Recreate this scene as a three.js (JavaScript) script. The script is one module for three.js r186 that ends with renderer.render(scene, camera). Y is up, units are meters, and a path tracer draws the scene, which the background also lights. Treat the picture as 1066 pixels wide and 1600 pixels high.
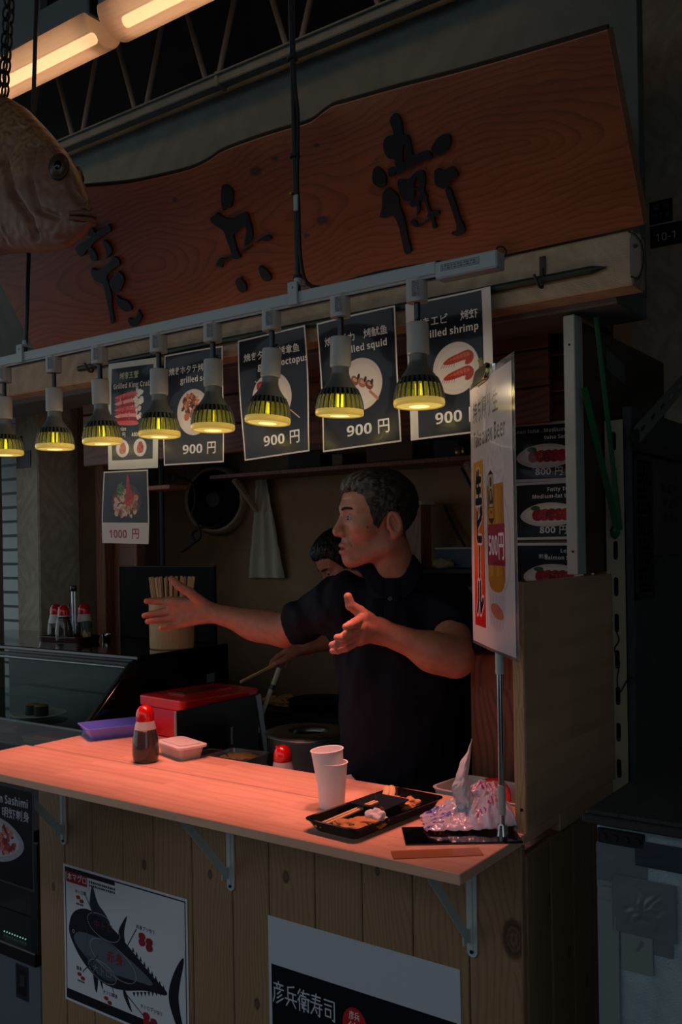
import * as THREE from 'three';
import { mergeGeometries, mergeVertices } from 'three/addons/utils/BufferGeometryUtils.js';
import { MarchingCubes } from 'three/addons/objects/MarchingCubes.js';
import { RectAreaLightUniformsLib } from 'three/addons/lights/RectAreaLightUniformsLib.js';
import { createNoise2D, createNoise3D } from 'simplex-noise';

// ---------------------------------------------------------------- camera, sky, exposure
const scene = new THREE.Scene();
const camera = new THREE.PerspectiveCamera(57.88, 1066 / 1600, 0.05, 60);
camera.position.set(0, 1.55, 0);
camera.rotation.set(0, THREE.MathUtils.degToRad(35.7), THREE.MathUtils.degToRad(-0.95), 'YXZ');
camera.setViewOffset(1066, 1600, 0, -52, 1066, 1600);      // shifted lens: uprights stay parallel
scene.background = new THREE.Color().setRGB(0.55, 0.62, 0.68);   // dull overcast daylight at the open side of the covered lane
const renderer = new THREE.WebGLRenderer({ antialias: true });
renderer.toneMapping = THREE.LinearToneMapping;
renderer.toneMappingExposure = 1.0;
renderer.shadowMap.enabled = true;
RectAreaLightUniformsLib.init();

// ---------------------------------------------------------------- helpers
const V = (x, y, z) => new THREE.Vector3(x, y, z);
const rad = THREE.MathUtils.degToRad;
function seeded(a) { return () => { a |= 0; a = (a + 0x6d2b79f5) | 0; let t = Math.imul(a ^ (a >>> 15), 1 | a); t = (t + Math.imul(t ^ (t >>> 7), 61 | t)) ^ t; return ((t ^ (t >>> 14)) >>> 0) / 4294967296; }; }
const rnd = seeded(7), n2 = createNoise2D(seeded(11)), n3 = createNoise3D(seeded(12));
const clamp = (x, a = 0, b = 1) => Math.min(b, Math.max(a, x)), mix = (a, b, t) => a + (b - a) * t, sstep = (a, b, x) => { const t = clamp((x - a) / (b - a)); return t * t * (3 - 2 * t); };
const fbm = (x, y, o = 4) => { let s = 0, a = 0.5; for (let i = 0; i < o; i++) { s += a * n2(x, y); x = x * 2.03 + 3.1; y = y * 2.03 + 1.7; a *= 0.5; } return s; };

const used = {};
function named(name) { const k = used[name] ?? 0; used[name] = k + 1; return k ? name + '_' + String(k).padStart(3, '0') : name; }
function tag(o, label, category, group) { o.userData.label = label; o.userData.category = category; if (group) o.userData.group = group; return o; }
function thing(name, label, category, pos = [0, 0, 0], turn = 0, group) {
  const o = new THREE.Group(); o.name = named(name); o.position.set(...pos); o.rotation.y = turn; scene.add(o); return tag(o, label, category, group);
}
function part(name, geo, mat, parent, label) {
  const m = new THREE.Mesh(geo, mat); m.name = name; m.castShadow = m.receiveShadow = true; if (label) m.userData.label = label; parent.add(m); return m;
}
function single(name, geo, mat, label, category, pos = [0, 0, 0], group) {
  const m = part(named(name), geo, mat, scene); m.position.set(...pos); return tag(m, label, category, group);
}
function struct(name, geo, mat, pos = [0, 0, 0]) { const m = part(name, geo, mat, scene); m.position.set(...pos); m.userData.kind = 'structure'; return m; }
function structGroup(name) { const g = new THREE.Group(); g.name = name; g.userData.kind = 'structure'; scene.add(g); return g; }

function plainGeo(g) { const h = g.index ? g.toNonIndexed() : g; for (const k of Object.keys(h.attributes)) if (!['position', 'normal', 'uv', 'color'].includes(k)) h.deleteAttribute(k); if (!h.attributes.uv) h.setAttribute('uv', new THREE.BufferAttribute(new Float32Array(h.attributes.position.count * 2), 2)); return h; }
const merge = (list) => mergeGeometries(list.map((g) => { const h = plainGeo(g); h.deleteAttribute('color'); return h; }));
function at(g, x = 0, y = 0, z = 0, rx = 0, ry = 0, rz = 0) { const m = new THREE.Matrix4().makeRotationFromEuler(new THREE.Euler(rx, ry, rz)); m.setPosition(x, y, z); g.applyMatrix4(m); return g; }
// box with chamfered edges, uv in metres
function cbox(w, h, d, c = 0.0015, uo = 0, vo = 0) {
  c = Math.min(c, w * 0.3, h * 0.3, d * 0.3);
  const X = w / 2, Y = h / 2, Z = d / 2, p = [], nn = [], uv = [];
  const push = (pts, n) => {
    const a = V(...pts[0]), e1 = V(...pts[1]).sub(a), e2 = V(...pts[2]).sub(a);
    if (e1.cross(e2).dot(n) < 0) pts.reverse();
    for (let i = 1; i < pts.length - 1; i++) for (const q of [pts[0], pts[i], pts[i + 1]]) {
      p.push(...q); nn.push(n.x, n.y, n.z);
      const ax = Math.abs(n.x), ay = Math.abs(n.y), az = Math.abs(n.z);
      if (ax >= ay && ax >= az) uv.push(q[2] + uo, q[1] + vo); else if (ay >= az) uv.push(q[0] + uo, q[2] + vo); else uv.push(q[0] + uo, q[1] + vo);
    }
  };
  const S = [-1, 1];
  for (const s of S) {
    push([[s * X, -Y + c, -Z + c], [s * X, Y - c, -Z + c], [s * X, Y - c, Z - c], [s * X, -Y + c, Z - c]], V(s, 0, 0));
    push([[-X + c, s * Y, -Z + c], [X - c, s * Y, -Z + c], [X - c, s * Y, Z - c], [-X + c, s * Y, Z - c]], V(0, s, 0));
    push([[-X + c, -Y + c, s * Z], [X - c, -Y + c, s * Z], [X - c, Y - c, s * Z], [-X + c, Y - c, s * Z]], V(0, 0, s));
    for (const t of S) {
      push([[s * X, t * (Y - c), -Z + c], [s * X, t * (Y - c), Z - c], [s * (X - c), t * Y, Z - c], [s * (X - c), t * Y, -Z + c]], V(s, t, 0).normalize());
      push([[s * X, -Y + c, t * (Z - c)], [s * X, Y - c, t * (Z - c)], [s * (X - c), Y - c, t * Z], [s * (X - c), -Y + c, t * Z]], V(s, 0, t).normalize());
      push([[-X + c, s * Y, t * (Z - c)], [X - c, s * Y, t * (Z - c)], [X - c, s * (Y - c), t * Z], [-X + c, s * (Y - c), t * Z]], V(0, s, t).normalize());
      for (const u of S) push([[s * X, t * (Y - c), u * (Z - c)], [s * (X - c), t * Y, u * (Z - c)], [s * (X - c), t * (Y - c), u * Z]], V(s, t, u).normalize());
    }
  }
  const g = new THREE.BufferGeometry();
  g.setAttribute('position', new THREE.Float32BufferAttribute(p, 3)); g.setAttribute('normal', new THREE.Float32BufferAttribute(nn, 3)); g.setAttribute('uv', new THREE.Float32BufferAttribute(uv, 2));
  return g;
}
// box given by its corners
const span = (x0, x1, y0, y1, z0, z1, c = 0.0015) => { const g = cbox(Math.abs(x1 - x0), Math.abs(y1 - y0), Math.abs(z1 - z0), c, (x0 + x1) / 2, (y0 + y1) / 2); return g.translate((x0 + x1) / 2, (y0 + y1) / 2, (z0 + z1) / 2); };
const lathe = (pts, seg = 32) => new THREE.LatheGeometry(pts.map((q) => new THREE.Vector2(q[0], q[1])), seg);
const cyl = (r1, r2, h, seg = 24) => new THREE.CylinderGeometry(r1, r2, h, seg);
const tube = (pts, r, n = 32, k = 8, closed = false) => new THREE.TubeGeometry(new THREE.CatmullRomCurve3(pts.map((q) => V(...q)), closed), n, r, k, closed);
// straight bar between two points with a rectangular section (w along 'side', t across)
function bar(a, b, w, t, side = V(0, 0, 1), c = 0.001) {
  const A = V(...a), B = V(...b), L = A.distanceTo(B), y = B.clone().sub(A).normalize(), x = side.clone().sub(y.clone().multiplyScalar(side.dot(y))).normalize(), z = x.clone().cross(y);
  return cbox(w, L, t, c).applyMatrix4(new THREE.Matrix4().makeBasis(x, y, z).setPosition(A.add(B).multiplyScalar(0.5)));
}
function rod(a, b, r, k = 10) { const A = V(...a), B = V(...b), y = B.clone().sub(A), L = y.length(); y.normalize(); const q = new THREE.Quaternion().setFromUnitVectors(V(0, 1, 0), y); return cyl(r, r, L, k).applyMatrix4(new THREE.Matrix4().compose(A.add(B).multiplyScalar(0.5), q, V(1, 1, 1))); }
function outline(pts) { const s = new THREE.Shape(); pts.forEach((q, i) => (i ? s.lineTo(q[0], q[1]) : s.moveTo(q[0], q[1]))); s.closePath(); return s; }
const roundRect = (w, h, r) => { const s = new THREE.Shape(), X = w / 2, Y = h / 2; s.moveTo(-X + r, -Y); s.lineTo(X - r, -Y); s.absarc(X - r, -Y + r, r, -Math.PI / 2, 0); s.lineTo(X, Y - r); s.absarc(X - r, Y - r, r, 0, Math.PI / 2); s.lineTo(-X + r, Y); s.absarc(-X + r, Y - r, r, Math.PI / 2, Math.PI); s.lineTo(-X, -Y + r); s.absarc(-X + r, -Y + r, r, Math.PI, Math.PI * 1.5); return s; };
const extrude = (s, depth, bevel = 0, cs = 8) => new THREE.ExtrudeGeometry(s, { depth, bevelEnabled: bevel > 0, bevelSize: bevel, bevelThickness: bevel, bevelSegments: 2, curveSegments: cs });
// closed thin sheet with a shape of its own: f(u, v) in -0.5..0.5 gives [x, y, z]
function sheet(nx, ny, f, t = 0.0006, flip = false) {
  const P = [], U = [], I = [], W = nx + 1;
  for (let s = 0; s < 2; s++) for (let j = 0; j <= ny; j++) for (let i = 0; i <= nx; i++) {
    const u = i / nx - 0.5, v = j / ny - 0.5, q = f(u, v), eu = u > 0 ? -0.002 : 0.002, ev = v > 0 ? -0.002 : 0.002, a = f(u + eu, v), b = f(u, v + ev);
    const n = V(a[0] - q[0], a[1] - q[1], a[2] - q[2]).cross(V(b[0] - q[0], b[1] - q[1], b[2] - q[2])).normalize().multiplyScalar(s ? (eu * ev > 0 ? -t : t) : 0);
    P.push(q[0] + n.x, q[1] + n.y, q[2] + n.z); U.push(u + 0.5, v + 0.5);
  }
  const N = W * (ny + 1);
  for (let j = 0; j < ny; j++) for (let i = 0; i < nx; i++) { const a = j * W + i, b = a + 1, c = a + W, d = c + 1; I.push(a, b, d, a, d, c, a + N, d + N, b + N, a + N, c + N, d + N); }
  const rim = []; for (let i = 0; i < nx; i++) rim.push([i, i + 1]); for (let j = 0; j < ny; j++) rim.push([j * W + nx, (j + 1) * W + nx]); for (let i = nx; i > 0; i--) rim.push([ny * W + i, ny * W + i - 1]); for (let j = ny; j > 0; j--) rim.push([j * W, (j - 1) * W]);
  for (const [a, b] of rim) I.push(a, a + N, b, b, a + N, b + N);
  const g = new THREE.BufferGeometry(); g.setAttribute('position', new THREE.Float32BufferAttribute(P, 3)); g.setAttribute('uv', new THREE.Float32BufferAttribute(U, 2)); g.setIndex(I); g.computeVertexNormals(); return g;
}

// ---------------------------------------------------------------- textures and materials
function tex(w, h, fn, size, srgb = true) {            // fn(u, v) 0..1 gives [r, g, b] 0..255; size in metres
  const d = new Uint8Array(w * h * 4);
  for (let j = 0; j < h; j++) for (let i = 0; i < w; i++) { const c = fn(i / w, j / h), o = (j * w + i) * 4; d[o] = clamp(c[0], 0, 255); d[o + 1] = clamp(c[1], 0, 255); d[o + 2] = clamp(c[2], 0, 255); d[o + 3] = 255; }
  const t = new THREE.DataTexture(d, w, h); t.wrapS = t.wrapT = THREE.RepeatWrapping; t.magFilter = THREE.LinearFilter; t.minFilter = THREE.LinearMipmapLinearFilter; if (srgb) t.colorSpace = THREE.SRGBColorSpace;
  if (size) t.repeat.set(1 / size[0], 1 / size[1]); t.needsUpdate = true; return t;
}
const std = (color, roughness = 0.6, o = {}) => new THREE.MeshPhysicalMaterial({ color, roughness, ...o });
// straight-sawn timber: grain runs along u ('h') or v ('v'); knots [u, v, r] in metres
function timber({ size = [0.6, 1.2], px = [256, 512], along = 'v', base, dark, ring = 55, warp = 0.02, knots = [], seed = 0, staves = 0, roughness = 0.55, contrast = 1 }) {
  const fn = (u, v) => {
    let x = (along === 'v' ? u * size[0] : v * size[1]), y = (along === 'v' ? v * size[1] : u * size[0]);   // x across, y along
    let tone = 0, off = 0;
    if (staves) { const k = Math.floor(x / staves), len = 0.32 + 0.1 * Math.sin(k * 7.3), m = Math.floor((y + k * 0.173) / len); const q = Math.sin(k * 91.7 + m * 47.3 + seed) * 43758.5; tone = (q - Math.floor(q) - 0.5) * 0.35; off = (q - Math.floor(q)) * 9; }
    let r = x * ring + warp * ring * fbm(x * 3 + seed + off, y * 0.9 + seed, 3) * 4;
    let kd = 0, edge = 0;
    for (const [ku, kv, kr] of knots) { const dx = x - ku, dy = (y - kv) * 0.62, d = Math.hypot(dx, dy); r += Math.sign(dx || 1) * ring * 0.9 * kr * Math.exp(-Math.pow(d / (kr * 2.6), 2)); kd = Math.max(kd, 1 - sstep(kr * 0.75, kr, d)); edge = Math.max(edge, Math.exp(-Math.pow((d - kr) / (kr * 0.22), 2))); }
    const s = 0.5 + 0.5 * Math.sin(r * 6.283), late = Math.pow(s, 3.2);
    const fib = 0.09 * n2(x * 420, y * 9 + seed) + 0.05 * n2(x * 160 + 9, y * 3);
    let t = clamp(0.62 * contrast * late + fib * (0.4 + 0.6 * contrast) + tone + 0.18 * fbm(x * 2 + 5, y * 0.7 + seed, 3) + 0.14);
    let kr2 = 0; for (const [ku, kv, kr] of knots) { const dd = Math.hypot(x - ku, (y - kv) * 0.62) / kr; if (dd < 1) kr2 = Math.max(kr2, 0.5 + 0.5 * Math.sin(dd * 16 + n2(x * 90, y * 90))); } const kt = clamp(kd * (0.35 + 0.4 * kr2) + edge * 0.75);
    return [0, 1, 2].map((i) => mix(mix(base[i], dark[i], t), dark[i] * [0.42, 0.36, 0.34][i], kt * 0.9));
  };
  const m = new THREE.MeshPhysicalMaterial({ map: tex(px[0], px[1], fn, size), roughness });
  return m;
}
const bumpTex = (px, size, fn) => tex(px, px, (u, v) => { const c = fn(u, v) * 255; return [c, c, c]; }, size, false);
function plaster(c, c2, size = 1.2, rough = 0.85, streak = 0) {
  return new THREE.MeshPhysicalMaterial({ roughness: rough, map: tex(256, 256, (u, v) => { const a = u * 6.283, b = v * 6.283; const t = clamp(0.5 + 0.55 * fbm(Math.cos(a) * 1.6 + Math.cos(b) * 1.1 + 9, Math.sin(a) * 1.6 + Math.sin(b) * 1.3, 5) + streak * n2(u * 40, v * 2)); return [0, 1, 2].map((i) => mix(c[i], c2[i], t)); }, [size, size]), bumpMap: bumpTex(256, [0.25, 0.25], (u, v) => 0.5 + 0.35 * n2(u * 60, v * 60) + 0.15 * n2(u * 120, v * 120)), bumpScale: 0.0012 });
}
const MAT = {
  steel: std(0x9aa3a6, 0.32, { metalness: 0.9 }), chrome: std(0xc9ced2, 0.16, { metalness: 1 }), whiteMetal: std(0xaab5b4, 0.45), lampWhite: std(0xb2b0a8, 0.5), black: std(0x0c0d10, 0.35), blackMat: std(0x060505, 0.75, { specularIntensity: 0.25 }),
  blackGloss: std(0x06070a, 0.12, { clearcoat: 0.6, clearcoatRoughness: 0.08 }), darkMetal: std(0x1c2023, 0.5, { metalness: 0.5 }), galv: std(0x7f8886, 0.5, { metalness: 0.55 }),
  rubber: std(0x101012, 0.7), red: std(0xb50d10, 0.28, { clearcoat: 0.4 }), white: std(0xd8d5d0, 0.45), clear: new THREE.MeshPhysicalMaterial({ color: 0xffffff, roughness: 0.06, transmission: 1, thickness: 0, ior: 1.45 }),
  pane: new THREE.MeshPhysicalMaterial({ color: 0xd6e4e1, roughness: 0.02, transmission: 1, thickness: 0, ior: 1.3 }), cord: std(0x0c0c0e, 0.6),
};
// ---------------------------------------------------------------- the place: floor, roof, walls
const M1 = {
  asphalt: plaster([62, 62, 62], [44, 45, 47], 1.5, 0.9),
  deck: plaster([46, 48, 50], [30, 32, 34], 2, 0.8),
  greyGreen: plaster([104, 114, 108], [86, 96, 92], 1.1, 0.9),
  cream: plaster([196, 176, 150], [160, 138, 112], 0.7, 0.85),
  beige: plaster([150, 126, 100], [122, 100, 78], 1.0, 0.85),
  creamPost: plaster([188, 180, 160], [146, 138, 120], 0.5, 0.8),
  backWall: plaster([158, 128, 98], [138, 110, 84], 1.3, 0.85),
  greyWall: plaster([74, 78, 82], [54, 58, 62], 0.8, 0.75),
  counter: timber({ size: [1.2, 0.4], px: [1024, 512], along: 'h', base: [220, 174, 146], dark: [182, 132, 104], ring: 30, warp: 0.01, staves: 0.042, seed: 3, roughness: 0.42, contrast: 0.4 }),
  side: timber({ size: [0.8, 0.5], px: [512, 512], along: 'h', base: [196, 160, 126], dark: [164, 126, 94], ring: 16, warp: 0.006, staves: 0.075, seed: 8, contrast: 0.35, roughness: 0.55 }),
  darkTimber: timber({ size: [0.9, 0.3], px: [512, 256], along: 'h', base: [104, 58, 36], dark: [58, 30, 20], ring: 42, warp: 0.02, knots: [[0.12, 0.5, 0.012]], seed: 21, roughness: 0.5 }),
  jamb: timber({ size: [0.3, 1.2], px: [128, 512], base: [140, 84, 52], dark: [84, 46, 28], ring: 60, seed: 31, roughness: 0.5 }),
};
struct('floor', span(-9, 5, -0.1, 0, -7, 7), M1.asphalt);
struct('ceiling', span(-6.3, 4, 3.4, 3.5, -6, 2.2), M1.deck);
struct('wall_upper', span(-5.2, -0.655, 2.1, 2.95, -2.12, -2.08), M1.greyGreen);
struct('wall_back', span(-3.6, -0.62, 0, 3.4, -3.3, -3.2), M1.backWall);
struct('wall_left', span(-3.56, -3.42, 0, 3.4, -3.3, -2.722), M1.beige);
struct('trim_1', span(-5.2, -0.598, 2.062, 2.172, -1.925, -1.85, 0.004), M1.cream);
struct('trim_8', span(-5.2, -0.655, 2.05, 2.1, -2.12, -1.925, 0.004), std(0x5d6466, 0.6));          // plastered lintel under the sign
struct('wall_far', span(-9, -3.6, 0, 3.4, -3.6, -3.5), M1.greyWall);
struct('trim_2', span(-3.5, -0.92, 2.36, 2.42, -3.3, -2.13), M1.deck);                     // ceiling boards of the stall
struct('wall_right', span(-0.86, 0.8, 0, 3.4, -2.8, -2.64), M1.creamPost);              // next building's pier
struct('wall_neighbour', span(0.85, 1.0, 0, 3.4, -2.64, -0.4), M1.greyWall);                // next shop's side wall, right of the viewer
struct('wall_street', span(-5, 4, 0, 2.6, 4.2, 4.4), M1.greyWall);                        // shop fronts across the lane
// left pier, its two faces and what stands beside it
struct('trim_3', span(-3.572, -3.412, 0, 2.4, -2.72, -2.5, 0.006), M1.creamPost);
struct('trim_4', span(-3.28, -3.222, 0.0, 2.36, -2.78, -2.7, 0.003), M1.jamb);
struct('trim_5', span(-3.222, -3.07, 0.0, 2.36, -2.8, -2.75, 0.003), M1.jamb);
{ // roller shutter seen as a sliver beside the left pier
  const g = structGroup('door_1');
  for (let k = 0; k < 30; k++) part('slat', at(cbox(0.55, 0.062, 0.014, 0.005), -3.86, 0.2 + k * 0.066, -2.62, rad(-8)), MAT.galv, g);
}
{ const t = thing('pier_plate', 'dark enamel plate pair fixed high on the pale left pier', 'plate', [-3.517, 1.97, -2.499]); part('plate', at(cbox(0.1, 0.075, 0.003, 0.001), 0.01, -0.02, 0.0015), std(0x14181f, 0.4), t); part('plate', at(cbox(0.05, 0.07, 0.003, 0.001), -0.025, 0.05, 0.0015), std(0x14181f, 0.4), t); }
single('drain_pipe', cyl(0.05, 0.05, 3.3, 24), std(0x7a6656, 0.5), 'brown round downpipe running up beside the pale left pier', 'pipe', [-3.69, 1.66, -2.45]);
{ // wooden header and poster wall inside the opening, of horizontal boards
  const g = structGroup('wall_boards');
  for (let k = 1; k < 4; k++) part('board', at(cbox(1.72, 0.086, 0.016, 0.003, k * 0.37, k * 0.086), -1.74, 1.79 + k * 0.09, -2.1), M1.darkTimber, g);
  for (let k = 0; k < 13; k++) part('board', at(cbox(0.28, 0.086, 0.016, 0.003, k * 0.23, k * 0.086), -0.9, 0.98 + k * 0.09, -2.19), M1.darkTimber, g);
}
struct('trim_6', span(-1.075, -1.04, 0.9, 2.06, -2.22, -2.15, 0.003), std(0x15161a, 0.5));  // dark upright where the board wall begins
struct('wall_side', span(-0.72, -0.70, 0, 1.86, -2.64, -2.13), M1.greyWall);
{ const t = thing('round_vent', 'dark round mesh vent high on the board wall', 'vent', [-0.81, 2.02, -2.181]); part('vent_disc', at(cyl(0.052, 0.052, 0.006, 36), 0, 0, 0.003, Math.PI / 2), MAT.blackMat, t); for (let k = 0; k < 4; k++) part('vent_ring', new THREE.TorusGeometry(0.014 + k * 0.0125, 0.0014, 6, 36).translate(0, 0, 0.008), MAT.darkMetal, t); }

// ---------------------------------------------------------------- counter
const pineKnots = [[[0.07, 0.72, 0.007], [0.04, 0.2, 0.005]], [[0.05, 0.4, 0.0075]], [[0.08, 0.86, 0.007], [0.03, 0.55, 0.005]], [[0.06, 0.62, 0.006]], [[0.094, 0.8, 0.02], [0.03, 0.3, 0.01]]];
const pine = pineKnots.map((knots, i) => timber({ size: [0.13, 1.0], px: [128, 768], base: [150, 120, 88], dark: [118, 88, 60], ring: [95, 70, 80, 100, 62][i], warp: 0.012, contrast: 0.75, knots, seed: 60 + i * 7, roughness: 0.5 }));
{
  const c = thing('counter', 'pale wooden service counter with pine board front and overhanging top', 'counter', [0, 0, 0]);
  const front = part('top_board', span(-2.262, -0.745, 0.98, 1.0, -1.6035, -1.36, 0.0015), M1.counter, c);
  const back = part('top_board', span(-2.236, -0.745, 0.98, 1.0, -1.775, -1.6085, 0.0015), M1.counter, c);
  front.geometry.attributes.uv.needsUpdate = true;
  const seams = [-2.213, -2.1, -1.985, -1.865, -1.751, -1.616, -1.484, -1.372, -1.24, -1.115, -0.99, -0.862, -0.747];
  const pick = [3, 1, 0, 2, 1, 3, 0, 1, 2, 0, 1, 4];
  for (let k = 0; k < 12; k++) {
    const w = seams[k + 1] - seams[k] - 0.0022, g = cbox(w, 0.978, 0.018, 0.0022, w / 2, 0.49 + (k < 11 ? (k * 0.37) % 1 : 0));
    part('front_plank', at(g, (seams[k] + seams[k + 1]) / 2, 0.489, -1.614), pine[pick[k]], c);
  }
  for (let k = 0; k < 4; k++) part('side_plank', at(cbox(0.018, 0.955, 0.112, 0.003, k * 0.1, 0.5), -0.757, 0.478, -1.684 - k * 0.116), pine[[2, 0, 3, 1][k]], c);
  part('side_rail', span(-0.762, -0.742, 0.962, 1.0, -2.09, -1.778, 0.002), M1.side, c);
  part('inner_shelf', span(-2.236, -1.86, 0.98, 1.0, -2.175, -1.778, 0.002), M1.counter, c);
  // folding shelf brackets under the overhang
  const legShape = () => { const s = new THREE.Shape(), w = 0.0105; s.moveTo(-w, 0); s.lineTo(w, 0); s.lineTo(w, -0.222); s.absarc(0, -0.222, w, 0, -Math.PI, true); s.lineTo(-w, 0); return s; };
  for (const x of [-2.1, -1.485, -0.853]) {
    const b = new THREE.Group(); b.name = 'shelf_bracket'; b.position.set(x, 0.979, -1.604); c.add(b);
    part('bracket_leg', merge([extrude(legShape(), 0.003, 0.0008), at(cbox(0.006, 0.215, 0.003, 0.001), 0, -0.112, 0.0045)]), MAT.whiteMetal, b);
    part('bracket_arm', merge([at(cbox(0.021, 0.003, 0.2, 0.001), 0, -0.002, 0.1), at(cbox(0.006, 0.003, 0.19, 0.001), 0, -0.0045, 0.1)]), MAT.whiteMetal, b);
    part('bracket_brace', merge([bar([-0.006, -0.19, 0.012], [-0.006, -0.012, 0.165], 0.02, 0.003, V(0, 1, -1)), bar([-0.0095, -0.105, 0.085], [-0.0095, -0.012, 0.165], 0.016, 0.002, V(0, 1, -1)), at(cbox(0.004, 0.028, 0.024, 0.002), -0.008, -0.192, 0.012)]), MAT.whiteMetal, b);
    for (const sg of [at(cyl(0.004, 0.004, 0.003, 12), 0, -0.222, 0.005, Math.PI / 2), at(cyl(0.0042, 0.0042, 0.006, 12), -0.011, -0.192, 0.012, 0, 0, Math.PI / 2), at(cyl(0.004, 0.004, 0.005, 12), -0.011, -0.1, 0.088, 0, 0, Math.PI / 2)]) part('bracket_screw', sg, MAT.darkMetal, b);
  }
}
{ // boarded screen that stands on the right end of the counter
  const p = thing('partition_screen', 'plain wooden screen standing on the right end of the counter', 'screen', [-0.752, 1.0, -1.617]);
  part('panel', at(cbox(0.022, 0.474, 0.485, 0.002, 0.3, 0.1), 0, 0.237, -0.243), M1.side, p);
  part('edge_strip', at(cbox(0.0225, 0.476, 0.004, 0.0012), 0, 0.238, 0.002), timber({ size: [0.1, 0.6], px: [64, 256], base: [206, 166, 122], dark: [168, 120, 78], ring: 120, seed: 5 }), p);
  part('screw', at(cyl(0.0032, 0.0032, 0.003, 10), 0.003, 0.045, 0.0045, Math.PI / 2), MAT.darkMetal, p);
}
// ---------------------------------------------------------------- signboard with raised brush characters
const STROKES = {
  wei: [
    [[[464,340],[472,334],[475,321],[472,306],[470,296],[480,291],[482,279],[480,264],[479,250],[496,251],[512,251],[520,245],[522,238],[519,233],[506,234],[484,231],[460,227],[437,223],[432,228],[424,225],[420,221],[412,221],[409,225],[412,238],[418,239],[426,236],[431,235],[432,244],[434,254],[422,258],[416,269],[416,283],[423,297],[435,302],[448,301],[451,312],[449,328],[456,337]], [[464,275],[469,272],[465,259],[459,242],[452,243],[457,261]]],
    [[[560,272],[572,268],[572,254],[567,246],[554,237],[538,236],[527,242],[526,254],[534,261],[547,269]]],
    [[[384,249],[392,244],[399,231],[399,217],[391,206],[379,205],[372,211],[365,221],[372,240],[378,247]]],
    [[[397,201],[408,190],[416,176],[412,159],[413,144],[414,125],[409,86],[406,54],[396,50],[390,54],[392,80],[395,109],[393,132],[387,144],[376,140],[356,145],[369,164],[380,191]]],
    [[[427,210],[440,208],[453,206],[470,214],[484,217],[493,211],[493,202],[486,184],[481,175],[485,162],[481,155],[482,141],[483,129],[500,125],[502,119],[494,116],[486,116],[485,104],[485,92],[478,91],[477,99],[479,113],[467,109],[449,103],[435,105],[428,112],[428,119],[434,120],[441,115],[442,107],[459,109],[476,116],[471,120],[477,127],[476,144],[474,154],[469,154],[465,159],[462,155],[461,143],[456,135],[447,127],[454,145],[453,149],[444,147],[438,153],[439,159],[451,160],[460,162],[472,169],[465,178],[459,183],[455,168],[447,163],[435,162],[424,170],[422,186],[423,202]], [[472,205],[477,198],[474,187],[468,184],[460,186],[465,197]]],
    [[[518,207],[527,210],[536,203],[549,205],[560,205],[566,197],[568,185],[555,182],[542,173],[530,168],[518,173],[512,181],[514,194]]],
    [[[532,166],[542,164],[544,147],[546,126],[546,100],[550,83],[550,73],[542,65],[529,64],[517,73],[527,73],[533,81],[534,100],[533,127],[531,151]]],
  ],
  hei: [
    [[[-36,310],[-26,304],[-20,293],[-22,283],[-38,262],[-44,257],[-57,259],[-68,255],[-68,265],[-62,282],[-49,304],[-44,310]]],
    [[[-116,248],[-104,249],[-91,254],[-82,245],[-70,235],[-52,231],[-31,234],[-13,236],[-1,233],[-3,215],[-4,196],[-11,178],[-17,171],[-32,166],[-47,161],[-35,177],[-23,194],[-21,209],[-34,207],[-52,198],[-67,195],[-70,180],[-74,161],[-74,146],[-71,138],[-79,134],[-91,136],[-96,141],[-114,138],[-131,134],[-139,129],[-141,124],[-152,128],[-159,132],[-148,141],[-138,146],[-124,142],[-97,144],[-94,161],[-93,185],[-92,209],[-97,215],[-111,228],[-119,238]]],
    [[[-64,149],[-47,153],[-23,158],[-29,154],[-46,150]]],
    [[[-8,163],[14,168],[28,170],[39,168],[42,162],[33,157],[21,160],[12,164],[-5,161]]],
    [[[-23,103],[-15,98],[-5,85],[-2,72],[-9,63],[-20,63],[-30,72],[-31,87],[-29,99]]],
    [[[-93,88],[-96,83],[-90,71],[-91,58],[-98,50],[-108,49],[-118,57],[-119,70],[-116,81],[-109,86],[-100,86]]],
  ],
  hiko: [
    [[[-627,274],[-598,281],[-565,284],[-549,290],[-557,300],[-549,322],[-529,324],[-526,296],[-518,297],[-487,303],[-462,304],[-465,290],[-490,285],[-526,279],[-554,271],[-573,263],[-593,258],[-614,248],[-626,255],[-628,265]]],
    [[[-571,266],[-561,257],[-560,235],[-569,225],[-583,229],[-585,247],[-579,261]]],
    [[[-511,270],[-501,269],[-492,252],[-494,240],[-508,231],[-525,225],[-515,242],[-514,260]]],
    [[[-601,209],[-587,201],[-560,201],[-526,210],[-496,222],[-483,211],[-488,199],[-505,195],[-531,189],[-558,177],[-562,157],[-570,129],[-595,84],[-607,53],[-623,46],[-610,80],[-595,124],[-584,161],[-600,169],[-611,184],[-609,201]]],
    [[[-505,182],[-497,173],[-497,157],[-522,136],[-542,127],[-556,136],[-556,159],[-530,170]]],
    [[[-554,120],[-543,108],[-522,98],[-518,75],[-540,70],[-558,81],[-565,102]]],
    [[[-494,67],[-495,58],[-492,46],[-512,34],[-532,24],[-548,27],[-553,41],[-546,50],[-533,44],[-507,53]]],
  ],
};
const closedCurve = (pts, k = 3) => new THREE.CatmullRomCurve3(pts.map((q) => V(q[0] / 1000, q[1] / 1000, 0)), true, 'centripetal').getPoints(pts.length * k).slice(0, -1).map((q) => [q.x, q.y]);
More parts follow.
